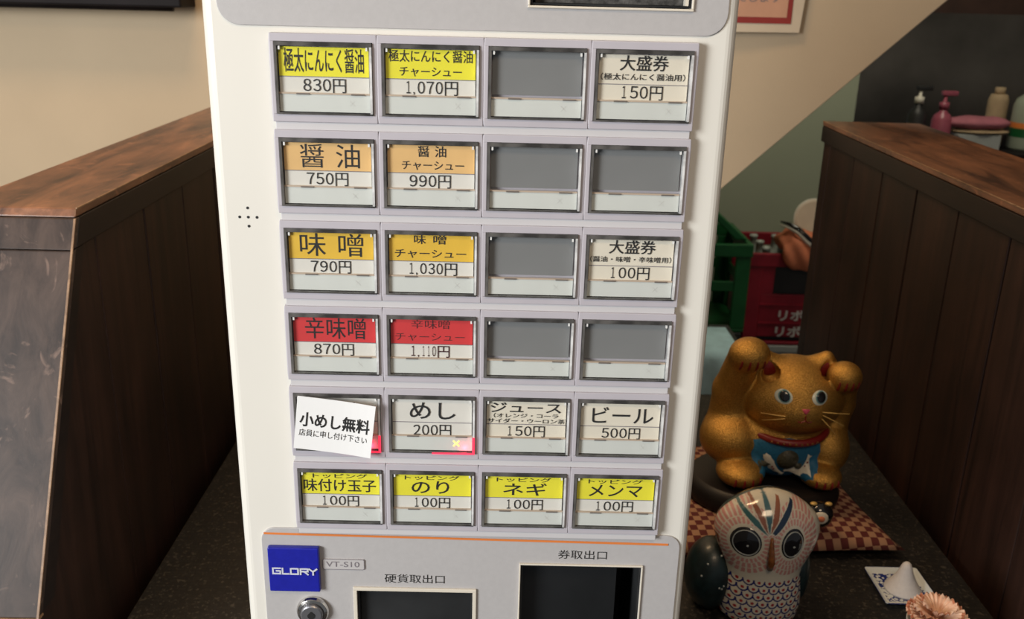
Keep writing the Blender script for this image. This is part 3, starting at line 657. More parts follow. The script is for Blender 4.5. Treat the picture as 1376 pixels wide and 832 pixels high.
# ------------------------------------------------------------------ implicit surfaces (surface nets)
def sd_ell(P, c, r):
    q = (P - np.array(c)) ; r = np.array(r, float)
    k0 = np.linalg.norm(q / r, axis=-1); k1 = np.linalg.norm(q / (r * r), axis=-1)
    return k0 * (k0 - 1) / np.maximum(k1, 1e-9)
def sd_cap(P, a, b, ra, rb):
    a, b = np.array(a), np.array(b); d = b - a; t = np.clip(((P - a) @ d) / (d @ d), 0, 1)
    return np.linalg.norm(P - (a + t[..., None] * d), axis=-1) - (ra + (rb - ra) * t)
def smin(a, b, k):
    h = np.clip(0.5 + 0.5 * (b - a) / k, 0, 1); return b + (a - b) * h - k * h * (1 - h)
def nets(fn, lo, hi, h):
    lo = np.array(lo); ax = [np.arange(lo[i], hi[i] + h, h) for i in range(3)]
    P = np.stack(np.meshgrid(*ax, indexing='ij'), -1); F = fn(P); s = F < 0; nx, ny, nz = F.shape
    acc = np.zeros((nx - 1, ny - 1, nz - 1, 3)); cnt = np.zeros((nx - 1, ny - 1, nz - 1))
    for d in range(3):
        o1, o2 = [i for i in range(3) if i != d]
        for a in (0, 1):
            for b in (0, 1):
                off = [0, 0, 0]; off[o1] = a; off[o2] = b; off2 = list(off); off2[d] = 1
                sl = lambda f: tuple(slice(f[i], f[i] + (nx, ny, nz)[i] - 1) for i in range(3))
                f0, f1 = F[sl(off)], F[sl(off2)]; cr = (f0 < 0) != (f1 < 0)
                t = np.where(cr, f0 / np.where(f0 - f1 == 0, 1, f0 - f1), 0)
                v = np.array(off, float) + np.zeros(f0.shape + (3,)); v[..., d] = t
                acc += np.where(cr[..., None], v, 0); cnt += cr
    idx = -np.ones(cnt.shape, int); m = cnt > 0; idx[m] = np.arange(m.sum())
    base = np.stack(np.meshgrid(*[np.arange(k - 1) for k in (nx, ny, nz)], indexing='ij'), -1)
    V = lo + h * (base[m] + acc[m] / cnt[m][:, None]); faces = []
    for d in range(3):
        o1, o2 = [(1, 2), (2, 0), (0, 1)][d]
        A = s.take(range(0, s.shape[d] - 1), d); Bv = s.take(range(1, s.shape[d]), d); I = np.argwhere(A != Bv)
        I = I[(I[:, o1] > 0) & (I[:, o2] > 0) & (I[:, o1] < s.shape[o1] - 1) & (I[:, o2] < s.shape[o2] - 1)]
        e1 = np.zeros(3, int); e1[o1] = 1; e2 = np.zeros(3, int); e2[o2] = 1
        q = np.stack([idx[tuple((I - k).T)] for k in (0 * e1, e1, e1 + e2, e2)], 1)
        fl = A[tuple(I.T)]; q[~fl] = q[~fl][:, ::-1]; faces.append(q)
    return V, np.concatenate(faces)
def netobj(name, fn, lo, hi, h, m, parent):
    V, Fq = nets(fn, lo, hi, h); me = bpy.data.meshes.new(name); me.from_pydata(V.tolist(), [], Fq.tolist()); me.materials.append(m)
    me.polygons.foreach_set('use_smooth', [True] * len(me.polygons)); me.update()
    o = bpy.data.objects.new(name, me); col.objects.link(o); o.parent = parent
    return o
def bvh_of(o):
    me = o.data; return BVHTree.FromPolygons([v.co[:] for v in me.vertices], [p.vertices[:] for p in me.polygons])
def decal(name, bvh, bpts, m, parent, hgt=0.0006, dome=0.0, rings=5, direc=(0, 1, 0), y0=-0.2, centre=None):
    """a thin relief pressed on a surface: star shaped outline in XZ, thrown along Y"""
    c = centre or (sum(p[0] for p in bpts) / len(bpts), sum(p[1] for p in bpts) / len(bpts)); D = Vector(direc).normalized()
    bm = new(); rows = []; last = None
    for k in range(rings + 1):
        s = k / rings; row = []
        for p in (bpts if k else [c]):
            x = c[0] + s * (p[0] - c[0]); z = c[1] + s * (p[1] - c[1]); t0 = (y0) / D.y
            o_ = Vector((x, 0, z)) + D * t0
            h, nn, _, _ = bvh.ray_cast(o_, D)
            if h is None: h = last or Vector((x, -0.05, z)); nn = -D
            last = h
            if nn.dot(D) > 0: nn = -nn
            off = (hgt + dome * (1 - s * s)) if s < 0.95 else -0.0004
            row.append(bm.verts.new(h + nn * off))
        rows.append(row)
    n = len(bpts)
    for i in range(n): bm.faces.new((rows[0][0], rows[1][i], rows[1][(i + 1) % n]))
    for a, b in zip(rows[1:], rows[2:]):
        for i in range(n): bm.faces.new((a[i], b[i], b[(i + 1) % n], a[(i + 1) % n]))
    return mk(name, bm, m, parent, smooth=True)
def ell(cx, cz, rx, rz, n=24, rot=0):
    c, s = math.cos(rot), math.sin(rot); out = []
    for i in range(n):
        a = 2 * PI * i / n; x, z = rx * math.cos(a), rz * math.sin(a); out.append((cx + c * x - s * z, cz + s * x + c * z))
    return out

# ------------------------------------------------------------------ cushion, stand and lucky cat
bm = new(); N_ = 28; top = {}; bot = {}
for i in range(N_ + 1):
    for j in range(N_ + 1):
        u, v = 2 * i / N_ - 1, 2 * j / N_ - 1
        x = 0.152 * u * (1 - 0.07 * (1 - v * v)); y = 0.132 * v * (1 - 0.07 * (1 - u * u))
        prof = (max(0, 1 - abs(u) ** 3.5) * max(0, 1 - abs(v) ** 3.5)) ** 0.45
        dent = 0.013 * math.exp(-((x - 0.01) ** 2 + (y + 0.01) ** 2) / 0.009)
        top[i, j] = bm.verts.new((x, y, 0.012 + 0.021 * prof - dent))
        bot[i, j] = bm.verts.new((x, y, 0.012 - 0.0115 * prof)) if 0 < i < N_ and 0 < j < N_ else top[i, j]
for i in range(N_):
    for j in range(N_):
        for g in (top, bot): bm.faces.new((g[i, j], g[i + 1, j], g[i + 1, j + 1], g[i, j + 1]))
cu = mk('cushion', bm, M['check'], loc=(0.313, 0.487, 0.7005), smooth=True); cu.rotation_euler = (0, 0, 0.09)
tag(cu, 'maroon and buff checked cushion under the golden cat', 'cushion')
bm = new(); lathe(bm, [(0.088, 0), (0.093, 0.004), (0.094, 0.012), (0.090, 0.022), (0.083, 0.028), (0.0, 0.028)], n=48, sy=0.80)
tag(mk('display_stand', bm, M['stand'], loc=(0.333, 0.468, 0.7265), smooth=True, bevel=0.001), 'black lacquered oval stand between the golden cat and the checked cushion', 'stand')

CT = thing('lucky_cat', 'golden beckoning cat figurine with both paws raised and a turquoise bib', 'figurine', (0.35, 0.49, 0.7550))
def catfn(P):
    d = sd_ell(P, (0.000, 0.005, 0.045), (0.072, 0.060, 0.056))
    d = smin(d, sd_ell(P, (-0.060, -0.018, 0.046), (0.036, 0.036, 0.033)), 0.006)     # haunches
    d = smin(d, sd_ell(P, (0.056, -0.014, 0.034), (0.030, 0.036, 0.034)), 0.006)
    d = smin(d, sd_ell(P, (-0.052, -0.050, 0.016), (0.028, 0.030, 0.0165)), 0.005)    # feet
    d = smin(d, sd_ell(P, (0.044, -0.048, 0.013), (0.025, 0.028, 0.0150)), 0.005)
    d = smin(d, sd_cap(P, (-0.058, -0.004, 0.060), (-0.063, -0.012, 0.105), 0.028, 0.021), 0.008)   # raised arms
    d = smin(d, sd_cap(P, (-0.063, -0.012, 0.105), (-0.058, -0.032, 0.150), 0.021, 0.019), 0.006)
    d = smin(d, sd_ell(P, (-0.054, -0.042, 0.162), (0.0235, 0.021, 0.0195)), 0.006)
    d = smin(d, sd_cap(P, (0.062, 0.000, 0.050), (0.069, -0.010, 0.090), 0.024, 0.018), 0.008)
    d = smin(d, sd_cap(P, (0.069, -0.010, 0.090), (0.066, -0.026, 0.125), 0.018, 0.016), 0.006)
    d = smin(d, sd_ell(P, (0.060, -0.038, 0.135), (0.020, 0.019, 0.0180)), 0.006)
    hd = sd_ell(P, (0.008, -0.015, 0.101), (0.062, 0.052, 0.048))
    hd = smin(hd, sd_ell(P, (0.010, -0.052, 0.094), (0.023, 0.014, 0.014)), 0.016)    # muzzle
    for s, ex in ((-1, -0.022), (1, 0.040)):
        ear = smin(sd_ell(P, (ex, -0.014, 0.136), (0.021, 0.014, 0.017)), sd_cap(P, (ex, -0.014, 0.138), (ex + 0.005 * s, -0.016, 0.150), 0.013, 0.0075), 0.006)
        hd = smin(hd, ear, 0.007)
        hd = np.maximum(hd, -sd_cap(P, (ex + 0.001 * s, -0.0330, 0.133), (ex + 0.004 * s, -0.0300, 0.147), 0.0120, 0.0060))
    d = smin(d, hd, 0.004)
    return np.maximum(d, -P[..., 2] + 0.0004)
cat = netobj('body', catfn, (-0.105, -0.09, -0.004), (0.10, 0.08, 0.19), 0.0018, M['goldcat'], CT)
bv = bvh_of(cat)
for s, ex in ((-1, -0.022), (1, 0.041)):
    bm = new(); sphere(bm, (ex + 0.002 * s, -0.0215, 0.1385), (0.0130, 0.0040, 0.0110), 20, 12); mk('inner_ear', bm, M['wine'], CT, smooth=True)
for ex in (-0.0145, 0.0265):
    e_ = decal('eye', bv, ell(ex, 0.1175, 0.0102, 0.0084), M['eyewhite'], CT, 0.0006, 0.0008)
    decal('iris', bv, ell(ex + 0.0006, 0.1178, 0.0078, 0.0078), M['eyeblue'], e_, 0.0012, 0.0006)
    decal('pupil', bv, ell(ex + 0.0008, 0.1180, 0.0064, 0.0068), M['gloss'], e_, 0.0017, 0.0006)
decal('nose', bv, [(0.0050, 0.1065), (0.0150, 0.1065), (0.0125, 0.1018), (0.0100, 0.0995), (0.0075, 0.1018)], M['pink'], CT, 0.0008, 0.001)
def surf(x, z, off=0.0006):
    h, n_, _, _ = bv.ray_cast(Vector((x, -0.2, z)), Vector((0, 1, 0)))
    return (h - Vector((0, 1, 0)) * off) if h else Vector((x, -0.05, z))
bm = new()
for pts in ([(0.010, 0.0985), (0.010, 0.0925)], [(0.010, 0.0925), (0.006, 0.090), (0.002, 0.091)], [(0.010, 0.0925), (0.014, 0.090), (0.018, 0.091)]):
    tube(bm, [surf(*p) for p in pts], 0.0007, 6)
mk('mouth', bm, M['wine'], CT)
for (xs, zs), (xe, ze) in (((0.030, 0.102), (0.060, 0.101)), ((0.031, 0.098), (0.056, 0.086)), ((0.030, 0.094), (0.048, 0.075)), ((-0.012, 0.096), (-0.036, 0.093)), ((-0.012, 0.093), (-0.033, 0.083))):
    bm = new(); a = surf(xs, zs, 0.001); b = Vector((xe, a.y - (0.001 if xe > 0 else -0.010), ze))
    if xe < 0: b = surf(xe, ze, 0.001)
    tube(bm, [a, (a + b) / 2 + Vector((0, -0.003, 0.001)), b], [0.0006, 0.0005, 0.0003], 6); mk('whisker', bm, M['whisk'], CT)
def claws(cx, cz, w_, h_, lean=0.0):
    for k in (-1.5, -0.5, 0.5, 1.5):
        x = cx + k * w_ / 3; bm = new()
        tube(bm, [surf(x + lean * (q - .5), cz + h_ * (0.5 - q), 0.0003) for q in (0, .25, .5, .75, 1)], [0.0008, 0.0013, 0.0016, 0.0016, 0.0012], 6); mk('claw_line', bm, M['wine'], CT)
claws(-0.053, 0.153, 0.026, 0.013); claws(0.061, 0.128, 0.022, 0.012); claws(-0.048, 0.013, 0.030, 0.012); claws(0.046, 0.011, 0.026, 0.010)
# collar with beads
bm = new(); cp = []
for i in range(49):
    a = 2 * PI * i / 48; cp.append((0.006 + 0.049 * math.cos(a), -0.012 + 0.047 * math.sin(a), 0.0640 + 0.006 * math.sin(a)))
tube(bm, cp, 0.0045, 10); mk('collar', bm, M['wine'], CT, smooth=True)
for k in range(-4, 5):
    a = -PI / 2 + k * 0.13; bm = new(); sphere(bm, (0.006 + 0.0535 * math.cos(a), -0.012 + 0.0515 * math.sin(a), 0.0585), 0.0016, 10, 6); mk('bead', bm, M['brown'], CT, smooth=True)
bp_ = [(-0.040, 0.056), (-0.02, 0.060), (0.0, 0.062), (0.02, 0.060), (0.041, 0.056)]
for i in range(1, 16):
    a = PI * i / 16; bp_.append((0.0005 + 0.0425 * math.cos(a), 0.053 - 0.051 * math.sin(a) ** 0.9))
bib = decal('bib', bv, bp_, M['bib'], CT, 0.0012, 0.0015, rings=12, centre=(0.0, 0.035))
bb = bvh_of(bib)
def fish(pts, ws, name, m, dots=()):
    left = []; rgt = []
    for i, p in enumerate(pts):
        a = pts[max(0, i - 1)]; b = pts[min(len(pts) - 1, i + 1)]; d = Vector((b[0] - a[0], b[1] - a[1])).normalized(); n_ = Vector((-d.y, d.x))
        left.append((p[0] + n_.x * ws[i], p[1] + n_.y * ws[i])); rgt.append((p[0] - n_.x * ws[i], p[1] - n_.y * ws[i]))
    bm = new(); L1 = []; R1 = []; C1 = []
    def hit(q, off):
        h, nn, _, _ = bb.ray_cast(Vector((q[0], -0.2, q[1])), Vector((0, 1, 0)))
        if h is None: h = Vector((q[0], -0.055, q[1]))
        return bm.verts.new(h + Vector((0, -off, 0)))
    for l, c_, r_ in zip(left, pts, rgt): L1.append(hit(l, 0)); C1.append(hit(c_, 0.0022)); R1.append(hit(r_, 0))
    for i in range(len(pts) - 1):
        bm.faces.new((L1[i], L1[i + 1], C1[i + 1], C1[i])); bm.faces.new((C1[i], C1[i + 1], R1[i + 1], R1[i]))
    f = mk(name, bm, m, bib, smooth=True)
    return f
fish([(-0.026, 0.041), (-0.023, 0.037), (-0.019, 0.030), (-0.015, 0.023), (-0.009, 0.017), (-0.004, 0.014), (-0.001, 0.011)], [0.002, 0.0045, 0.0052, 0.0048, 0.003, 0.0018, 0.004], 'koi_relief', M['koi'])
fish([(-0.001, 0.018), (0.004, 0.020), (0.010, 0.019), (0.018, 0.018), (0.024, 0.021), (0.026, 0.029), (0.026, 0.036), (0.028, 0.040)], [0.001, 0.0038, 0.0046, 0.0044, 0.0038, 0.0030, 0.0018, 0.0036], 'koi_relief', M['koi'])
fish([(-0.036, 0.026), (-0.031, 0.028), (-0.025, 0.027), (-0.018, 0.028)], [0.001, 0.0035, 0.004, 0.0025], 'carp_relief', M['turtle'])
decal('turtle_relief', bb, ell(0.001, 0.035, 0.0135, 0.0135), M['turtle'], bib, 0.0008, 0.0050)
decal('turtle_head', bb, ell(0.015, 0.026, 0.0050, 0.0042), M['turtle'], bib, 0.0008, 0.0030)
for x, z in ((-0.0155, 0.0245), (-0.0135, 0.0215), (0.019, 0.0175), (0.0235, 0.0255), (0.0255, 0.031)):
    bm = new(); h = surf(x, z, 0.0045); sphere(bm, (x, h.y, z), (0.0012, 0.0008, 0.0012), 8, 5); mk('red_spot', bm, M['wine'], bib)
# small figure at the cat's foot
F_ = thing('bird_charm', 'tiny black and white round bird charm beside the right foot of the golden cat', 'charm', (0.377, 0.381, 0.7335))
bm = new(); sphere(bm, (0, 0, 0.016), (0.0155, 0.013, 0.0158), 24, 16); o = mk('body', bm, M['gloss'], F_, smooth=True); fb = bvh_of(o)
decal('face', fb, ell(-0.002, 0.018, 0.0088, 0.0080), M['koi'], F_, 0.0006, 0.0006); decal('beak', fb, ell(-0.002, 0.018, 0.0040, 0.0034), M['ocloth'], F_, 0.0016, 0.0015)
for x in (-0.009, 0.008): bm = new(); sphere(bm, (x, -0.002, 0.031), (0.0042, 0.003, 0.0022), 12, 6); mk('gold_tuft', bm, M['whisk'], F_, smooth=True)

# ------------------------------------------------------------------ painted owl
OW = thing('ceramic_owl', 'hand painted ceramic owl with big black eyes in front of the golden cat', 'figurine', (0.283, 0.272, 0.7005))
zs_ = [0, .004, .018, .034, .046, .054, .062, .073, .083, .093, .101, .109, .117, .125, .132, .1375, .1405, .142]
rs_ = [.036, .0405, .0425, .0415, .0400, .0390, .0405, .0450, .0492, .0518, .0525, .0512, .0470, .0388, .0292, .0185, .0085, 0.0]
dd_ = [.80, .80, .80, .80, .80, .80, .78, .74, .70, .67, .66, .66, .67, .70, .74, .8, .9, 1.0]
nz_, na_ = 300, 380
zz = np.linspace(0, 0.142, nz_); 
from math import sin, cos
rr = np.interp(zz, zs_, rs_); dd = np.interp(zz, zs_, dd_)
ker = np.exp(-np.linspace(-2, 2, 15) ** 2); ker /= ker.sum(); pad = lambda q: np.concatenate([2 * q[0] - q[7:0:-1], q, 2 * q[-1] - q[-2:-9:-1]])
rr2 = np.convolve(pad(rr), ker, 'valid'); dd2 = np.convolve(pad(dd), ker, 'valid'); rr2 = np.maximum(rr2, 0.0002); rr2[-1] = 0.0002
aa = np.linspace(0, 2 * PI, na_, endpoint=False)
XX = rr2[:, None] * np.cos(aa)[None]; YY = (rr2 * dd2)[:, None] * np.sin(aa)[None]; ZZ = np.repeat(zz[:, None], na_, 1)
V = np.stack([XX, YY, ZZ], -1).reshape(-1, 3)
I = np.arange(nz_ * na_).reshape(nz_, na_); A0 = I[:-1]; A1 = np.roll(I, -1, 1)[:-1]; B0 = I[1:]; B1 = np.roll(I, -1, 1)[1:]
Fq = np.stack([A0, A1, B1, B0], -1).reshape(-1, 4).tolist(); Fq.append(list(range(nz_ * na_ - na_, nz_ * na_))); Fq.append(list(range(na_))[::-1])
me = bpy.data.meshes.new('body'); me.from_pydata(V.tolist(), [], Fq); me.materials.append(M['owlp'])
me.polygons.foreach_set('use_smooth', [True] * len(me.polygons))
# paint
x, y, z = V[:, 0], V[:, 1], V[:, 2]; Cc = np.tile(np.array([0.62, 0.59, 0.50]), (len(V), 1)); front = y < 0.004
def put(mask, c): Cc[mask] = c
EYES = [(-0.0275, 0.0985, 0.0150, 0.0165), (0.0172, 0.0995, 0.0122, 0.0168)]
for ex, ez, rx, rz in EYES:
    u = (x - ex) / rx; v = (z - ez) / rz; rad = np.hypot(u, v); an = np.arctan2(v, u)
    for r0, r1, k, ph in ((1.12, 1.42, 30, 0), (1.46, 1.80, 32, .5), (1.85, 2.2, 36, 0)):
        mm = front & (rad > r0) & (rad < r1) & (np.sin(an * k + ph) > -0.35) & (z > 0.056) & ((x - (-0.005)) * (ex + 0.005) > 0)
        put(mm, (0.56, 0.28, 0.26))
cxr, czr = -0.0045, 0.1080
for ang, c, ln, wd in ((-52, (0.03, 0.11, 0.12), .036, .0034), (-31, (0.26, 0.10, 0.06), .033, .0034), (-8, (0.04, 0.12, 0.15), .0325, .0038), (14, (0.28, 0.10, 0.05), .033, .0034), (38, (0.012, 0.03, 0.07), .036, .0036)):
    a = math.radians(ang); dx, dz = math.sin(a), math.cos(a) * 1.0
    t = (x - cxr) * dx + (z - czr) * dz; s = (x - cxr) * dz - (z - czr) * dx
    wprof = wd * np.sqrt(np.clip(t / ln, 0, 1)) * np.sqrt(np.clip(1.08 - t / ln, 0, 1)) * 1.5
    put(front & (t > 0.002) & (t < ln) & (np.abs(s) < wprof + 0.0009), (0.62, 0.60, 0.52)); put(front & (t > 0.003) & (t < ln) & (np.abs(s) < wprof), c)
# scales
m_ = z < 0.0555
ph_, pw = 0.0078, 0.0100; arc = x
row = np.floor(z / ph_).astype(int); best = np.zeros(len(V), bool); dot = np.zeros(len(V), bool)
for rw in range(0, 10):
    zc = rw * ph_ + ph_ * 1.0; offx = (rw % 2) * pw / 2
    xr = (arc - offx) / pw; xr = (xr - np.round(xr)) * pw; dr = np.hypot(xr, (z - zc) * 0.95)
    best |= m_ & (np.abs(dr - pw * 0.5) < 0.00075) & (z < zc + 0.001)
    dot |= m_ & (np.hypot(xr, z - zc + 0.0014) < 0.0016)
put(best & front, (0.012, 0.016, 0.14)); put(dot & front, (0.33, 0.03, 0.035))
put(~front, (0.02, 0.05, 0.055))
edge_ = front & (z > 0.02) & (z < 0.095) & (np.abs(x) > np.interp(z, zz, rr2) * 0.965); put(edge_, (0.25, 0.09, 0.05))
ca = me.color_attributes.new('paint', 'FLOAT_COLOR', 'POINT'); ca.data.foreach_set('color', np.concatenate([Cc, np.ones((len(V), 1))], 1).astype(np.float32).ravel())
ob_ = bpy.data.objects.new('body', me); col.objects.link(ob_); ob_.parent = OW
ow_b = bvh_of(ob_)
for ex, ez, rx, rz in EYES:
    e_ = decal('eye', ow_b, ell(ex, ez, rx, rz, 32), M['gloss'], OW, 0.0007, 0.001, 6)
    # pale ring
    bm = new(); pts = []
    for i in range(41):
        a = 2 * PI * i / 40; px_, pz_ = ex + rx * .80 * cos(a), ez + rz * .80 * sin(a)
        h, nn, _, _ = ow_b.ray_cast(Vector((px_, -0.2, pz_)), Vector((0, 1, 0)))
        pts.append(h + Vector((0, -0.0012, 0)) if h else Vector((px_, -0.03, pz_)))
    tube(bm, pts, 0.00055, 6); mk('eye_ring', bm, M['owldot'], e_)
    h, nn, _, _ = ow_b.ray_cast(Vector((ex + 0.001, -0.2, ez - 0.002)), Vector((0, 1, 0)))
    bm = new(); sphere(bm, h + Vector((0, -0.0019, 0)), (0.0013, 0.0005, 0.0011), 10, 6); mk('eye_glint', bm, M['owldot'], e_)
bm = new()
bpz = [(-0.0045, 0.108), (-0.0045, 0.100), (-0.0040, 0.091), (-0.0035, 0.082), (-0.0030, 0.073)]; pts = []
for k, (px_, pz_) in enumerate(bpz):
    h, nn, _, _ = ow_b.ray_cast(Vector((px_, -0.2, pz_)), Vector((0, 1, 0))); pts.append(h + Vector((0, -0.0015 - 0.001 * k * (k < 4), 0)))
tube(bm, pts, [0.0012, 0.0022, 0.0030, 0.0036, 0.0030], 12); mk('beak', bm, M['brown'], OW, smooth=True)
for c_, r_, sg in (((-0.049, 0.012, 0.036), (0.026, 0.030, 0.040), -1), ((0.038, 0.014, 0.044), (0.014, 0.028, 0.040), 1)):
    wfn = lambda P, c_=c_, r_=r_: np.maximum(sd_ell(P, c_, r_), -P[..., 2] + 0.0003)
    w_ = netobj('wing', wfn, (c_[0] - .03, c_[1] - .04, -.003), (c_[0] + .03, c_[1] + .04, .1), 0.002, M['owlwing'], OW); wb = bvh_of(w_)
    for _ in range(34):
        px_ = c_[0] + random.uniform(-.85, .85) * r_[0]; pz_ = c_[2] + random.uniform(-.5, .85) * r_[2]
        h, nn, _, _ = wb.ray_cast(Vector((px_, -0.2, pz_)), Vector((0, 1, 0)))
        if h and pz_ > 0.035 and len(w_.children) < 6: bm = new(); sphere(bm, h, 0.0011, 8, 5); mk('pale_dot', bm, M['owldot'], w_)

# ------------------------------------------------------------------ salt dish and crepe flower
SD = (0.450, 0.312)
bm = new(); pr_ = [(0.0, 0.0018), (0.70, 0.0018), (0.86, 0.0030), (1.0, 0.0062), (1.0, 0.0050), (0.80, 0.0), (0.0, 0.0)]
def sq(s, n=10):
    return [(x * s, z * s) for x, z in rrect(-0.0295, 0.0295, -0.0330, 0.0330, 0.004, 5)]
rows = []
for s, z in pr_:
    rows.append([bm.verts.new((0, 0, z))] if s == 0 else [bm.verts.new((x, y, z)) for x, y in sq(s)])
for a, b in zip(rows, rows[1:]):
    n = max(len(a), len(b))
    for i in range(n):
        j = (i + 1) % n
        if len(a) == 1: bm.faces.new((a[0], b[i], b[j]))
        elif len(b) == 1: bm.faces.new((a[i], a[j], b[0]))
        else: bm.faces.new((a[i], a[j], b[j], b[i]))
tag(mk('square_dish', bm, M['plate'], loc=(SD[0], SD[1], 0.7003), bevel=0.0005), 'small square blue and white dish holding the cone of salt', 'dish')
bm = new(); lathe(bm, [(0.0, 0.0), (0.0195, 0.0), (0.0190, 0.002), (0.0135, 0.0100), (0.0085, 0.0195), (0.0058, 0.0275), (0.0042, 0.0315), (0.0022, 0.0335), (0, 0.0340)], n=36)
for v in bm.verts: v.co += Vector((random.uniform(-1, 1), random.uniform(-1, 1), 0)) * 0.0002
tag(mk('salt_cone', bm, M['salt'], loc=(SD[0] + 0.001, SD[1] - 0.002, 0.7022), smooth=True), 'white cone of salt standing on the small square dish', 'salt')

FL = thing('crepe_flower', 'ruffled peach crepe flower in a small cream cup at the lower right corner', 'flower', (0.435, 0.205, 0.7003))
bm = new(); lathe(bm, [(0.013, 0), (0.016, 0.003), (0.021, 0.018), (0.0255, 0.034), (0.0262, 0.038), (0.0250, 0.0385), (0.022, 0.032), (0.018, 0.018), (0, 0.014)], n=36); mk('cup', bm, M['ceramic'], FL, smooth=True)
def ruffle(nf, r0, r1, z0, z1, a0, a1, amp, nm):
    bm = new(); U = nf * 2; R = 7; g = []
    for th in (0, 1):
        gg = []
        for i in range(U + 1):
            a = a0 + (a1 - a0) * i / U; sgn = 1 if i % 2 else -1; jit = random.uniform(-.15, .15); row = []
            for k in range(R + 1):
                q = k / R; rad = r0 + (r1 - r0) * q; ang = a + sgn * amp * 0.4 * q / nf; zz_ = z0 + (z1 - z0) * q ** 0.7 + sgn * 0.0018 * q + 0.0012 * jit * q - 0.004 * q ** 3 + th * 0.0004
                row.append(bm.verts.new((rad * cos(ang), rad * sin(ang), zz_ + (random.uniform(-.0008, .0008) if k == R else 0))))
            gg.append(row)
        g.append(gg)
    for gg in g:
        for i in range(U):
            for k in range(R):
                bm.faces.new((gg[i][k], gg[i + 1][k], gg[i + 1][k + 1], gg[i][k + 1])).material_index = 1 if (k == R - 1 and random.random() < .5) else 0
    return mk('ruffle', bm, [M['peach'], M['peachtip']], FL)
ruffle(30, 0.004, 0.028, 0.036, 0.052, 0, 2 * PI, 1, 'a'); ruffle(24, 0.003, 0.023, 0.040, 0.059, 0.2, 0.2 + 2 * PI, 1, 'b'); ruffle(18, 0.002, 0.016, 0.044, 0.064, 0.1, 0.1 + 2 * PI, 1, 'c')

# ------------------------------------------------------------------ wall shelf and poster
SH = thing('wall_shelf', 'black lacquered shelf on the beige wall, top left', 'shelf', (-0.90, 1.119, 1.262))
bm = new(); box(bm, -0.50, 0.378, -0.075, 0, 0.004, 0.075); mk('board', bm, M['blackbar'], SH, bevel=0.003)
bm = new(); tube(bm, [(-0.50, -0.060, 0.006), (0.360, -0.060, 0.006)], 0.0085, 12); mk('lower_rail', bm, M['blackbar'], SH, smooth=True)
PO = thing('poster', 'framed poster with a brick red border on the sloping beige wall', 'poster', (0.420, 1.119, 1.247)); PO.rotation_euler = (0, 0.0, 0)
bm = new(); prism(bm, [(-0.22, 0.0), (0.085, 0.002), (0.105, 0.30), (-0.22, 0.30)], -0.0105, -0.0085)
for v in bm.verts: v.co.y -= max(0, -(v.co.x - 0.085)) * 0.08
mk('sheet', bm, M['posterp'], PO)
bm = new(); a, b_, t_ = (-0.20, 0.065), (0.016, 0.28), 0.009
for q in ((-0.20, 0.0685, 0.0160, 0.0260), (0.0605, 0.0685, 0.0260, 0.28)):
    box(bm, q[0], q[1], -0.0118, -0.0111, q[2], q[3])
for v in bm.verts: v.co.y -= max(0, -(v.co.x - 0.085)) * 0.08
mk('red_border', bm, M['postred'], PO)
bm = new(); box(bm, -0.20, 0.0600, -0.0115, -0.0109, 0.0262, 0.28)
for v in bm.verts: v.co.y -= max(0, -(v.co.x - 0.085)) * 0.08
mk('print_field', bm, M['postp'], PO)
lt = lettering([('願いいたします', -0.09, 0.046, 0.050, 0.063, 0.0)], M['greyprint'], PO, -0.0122)
for v in lt.data.vertices: v.co.y -= max(0, -(v.co.x - 0.085)) * 0.08

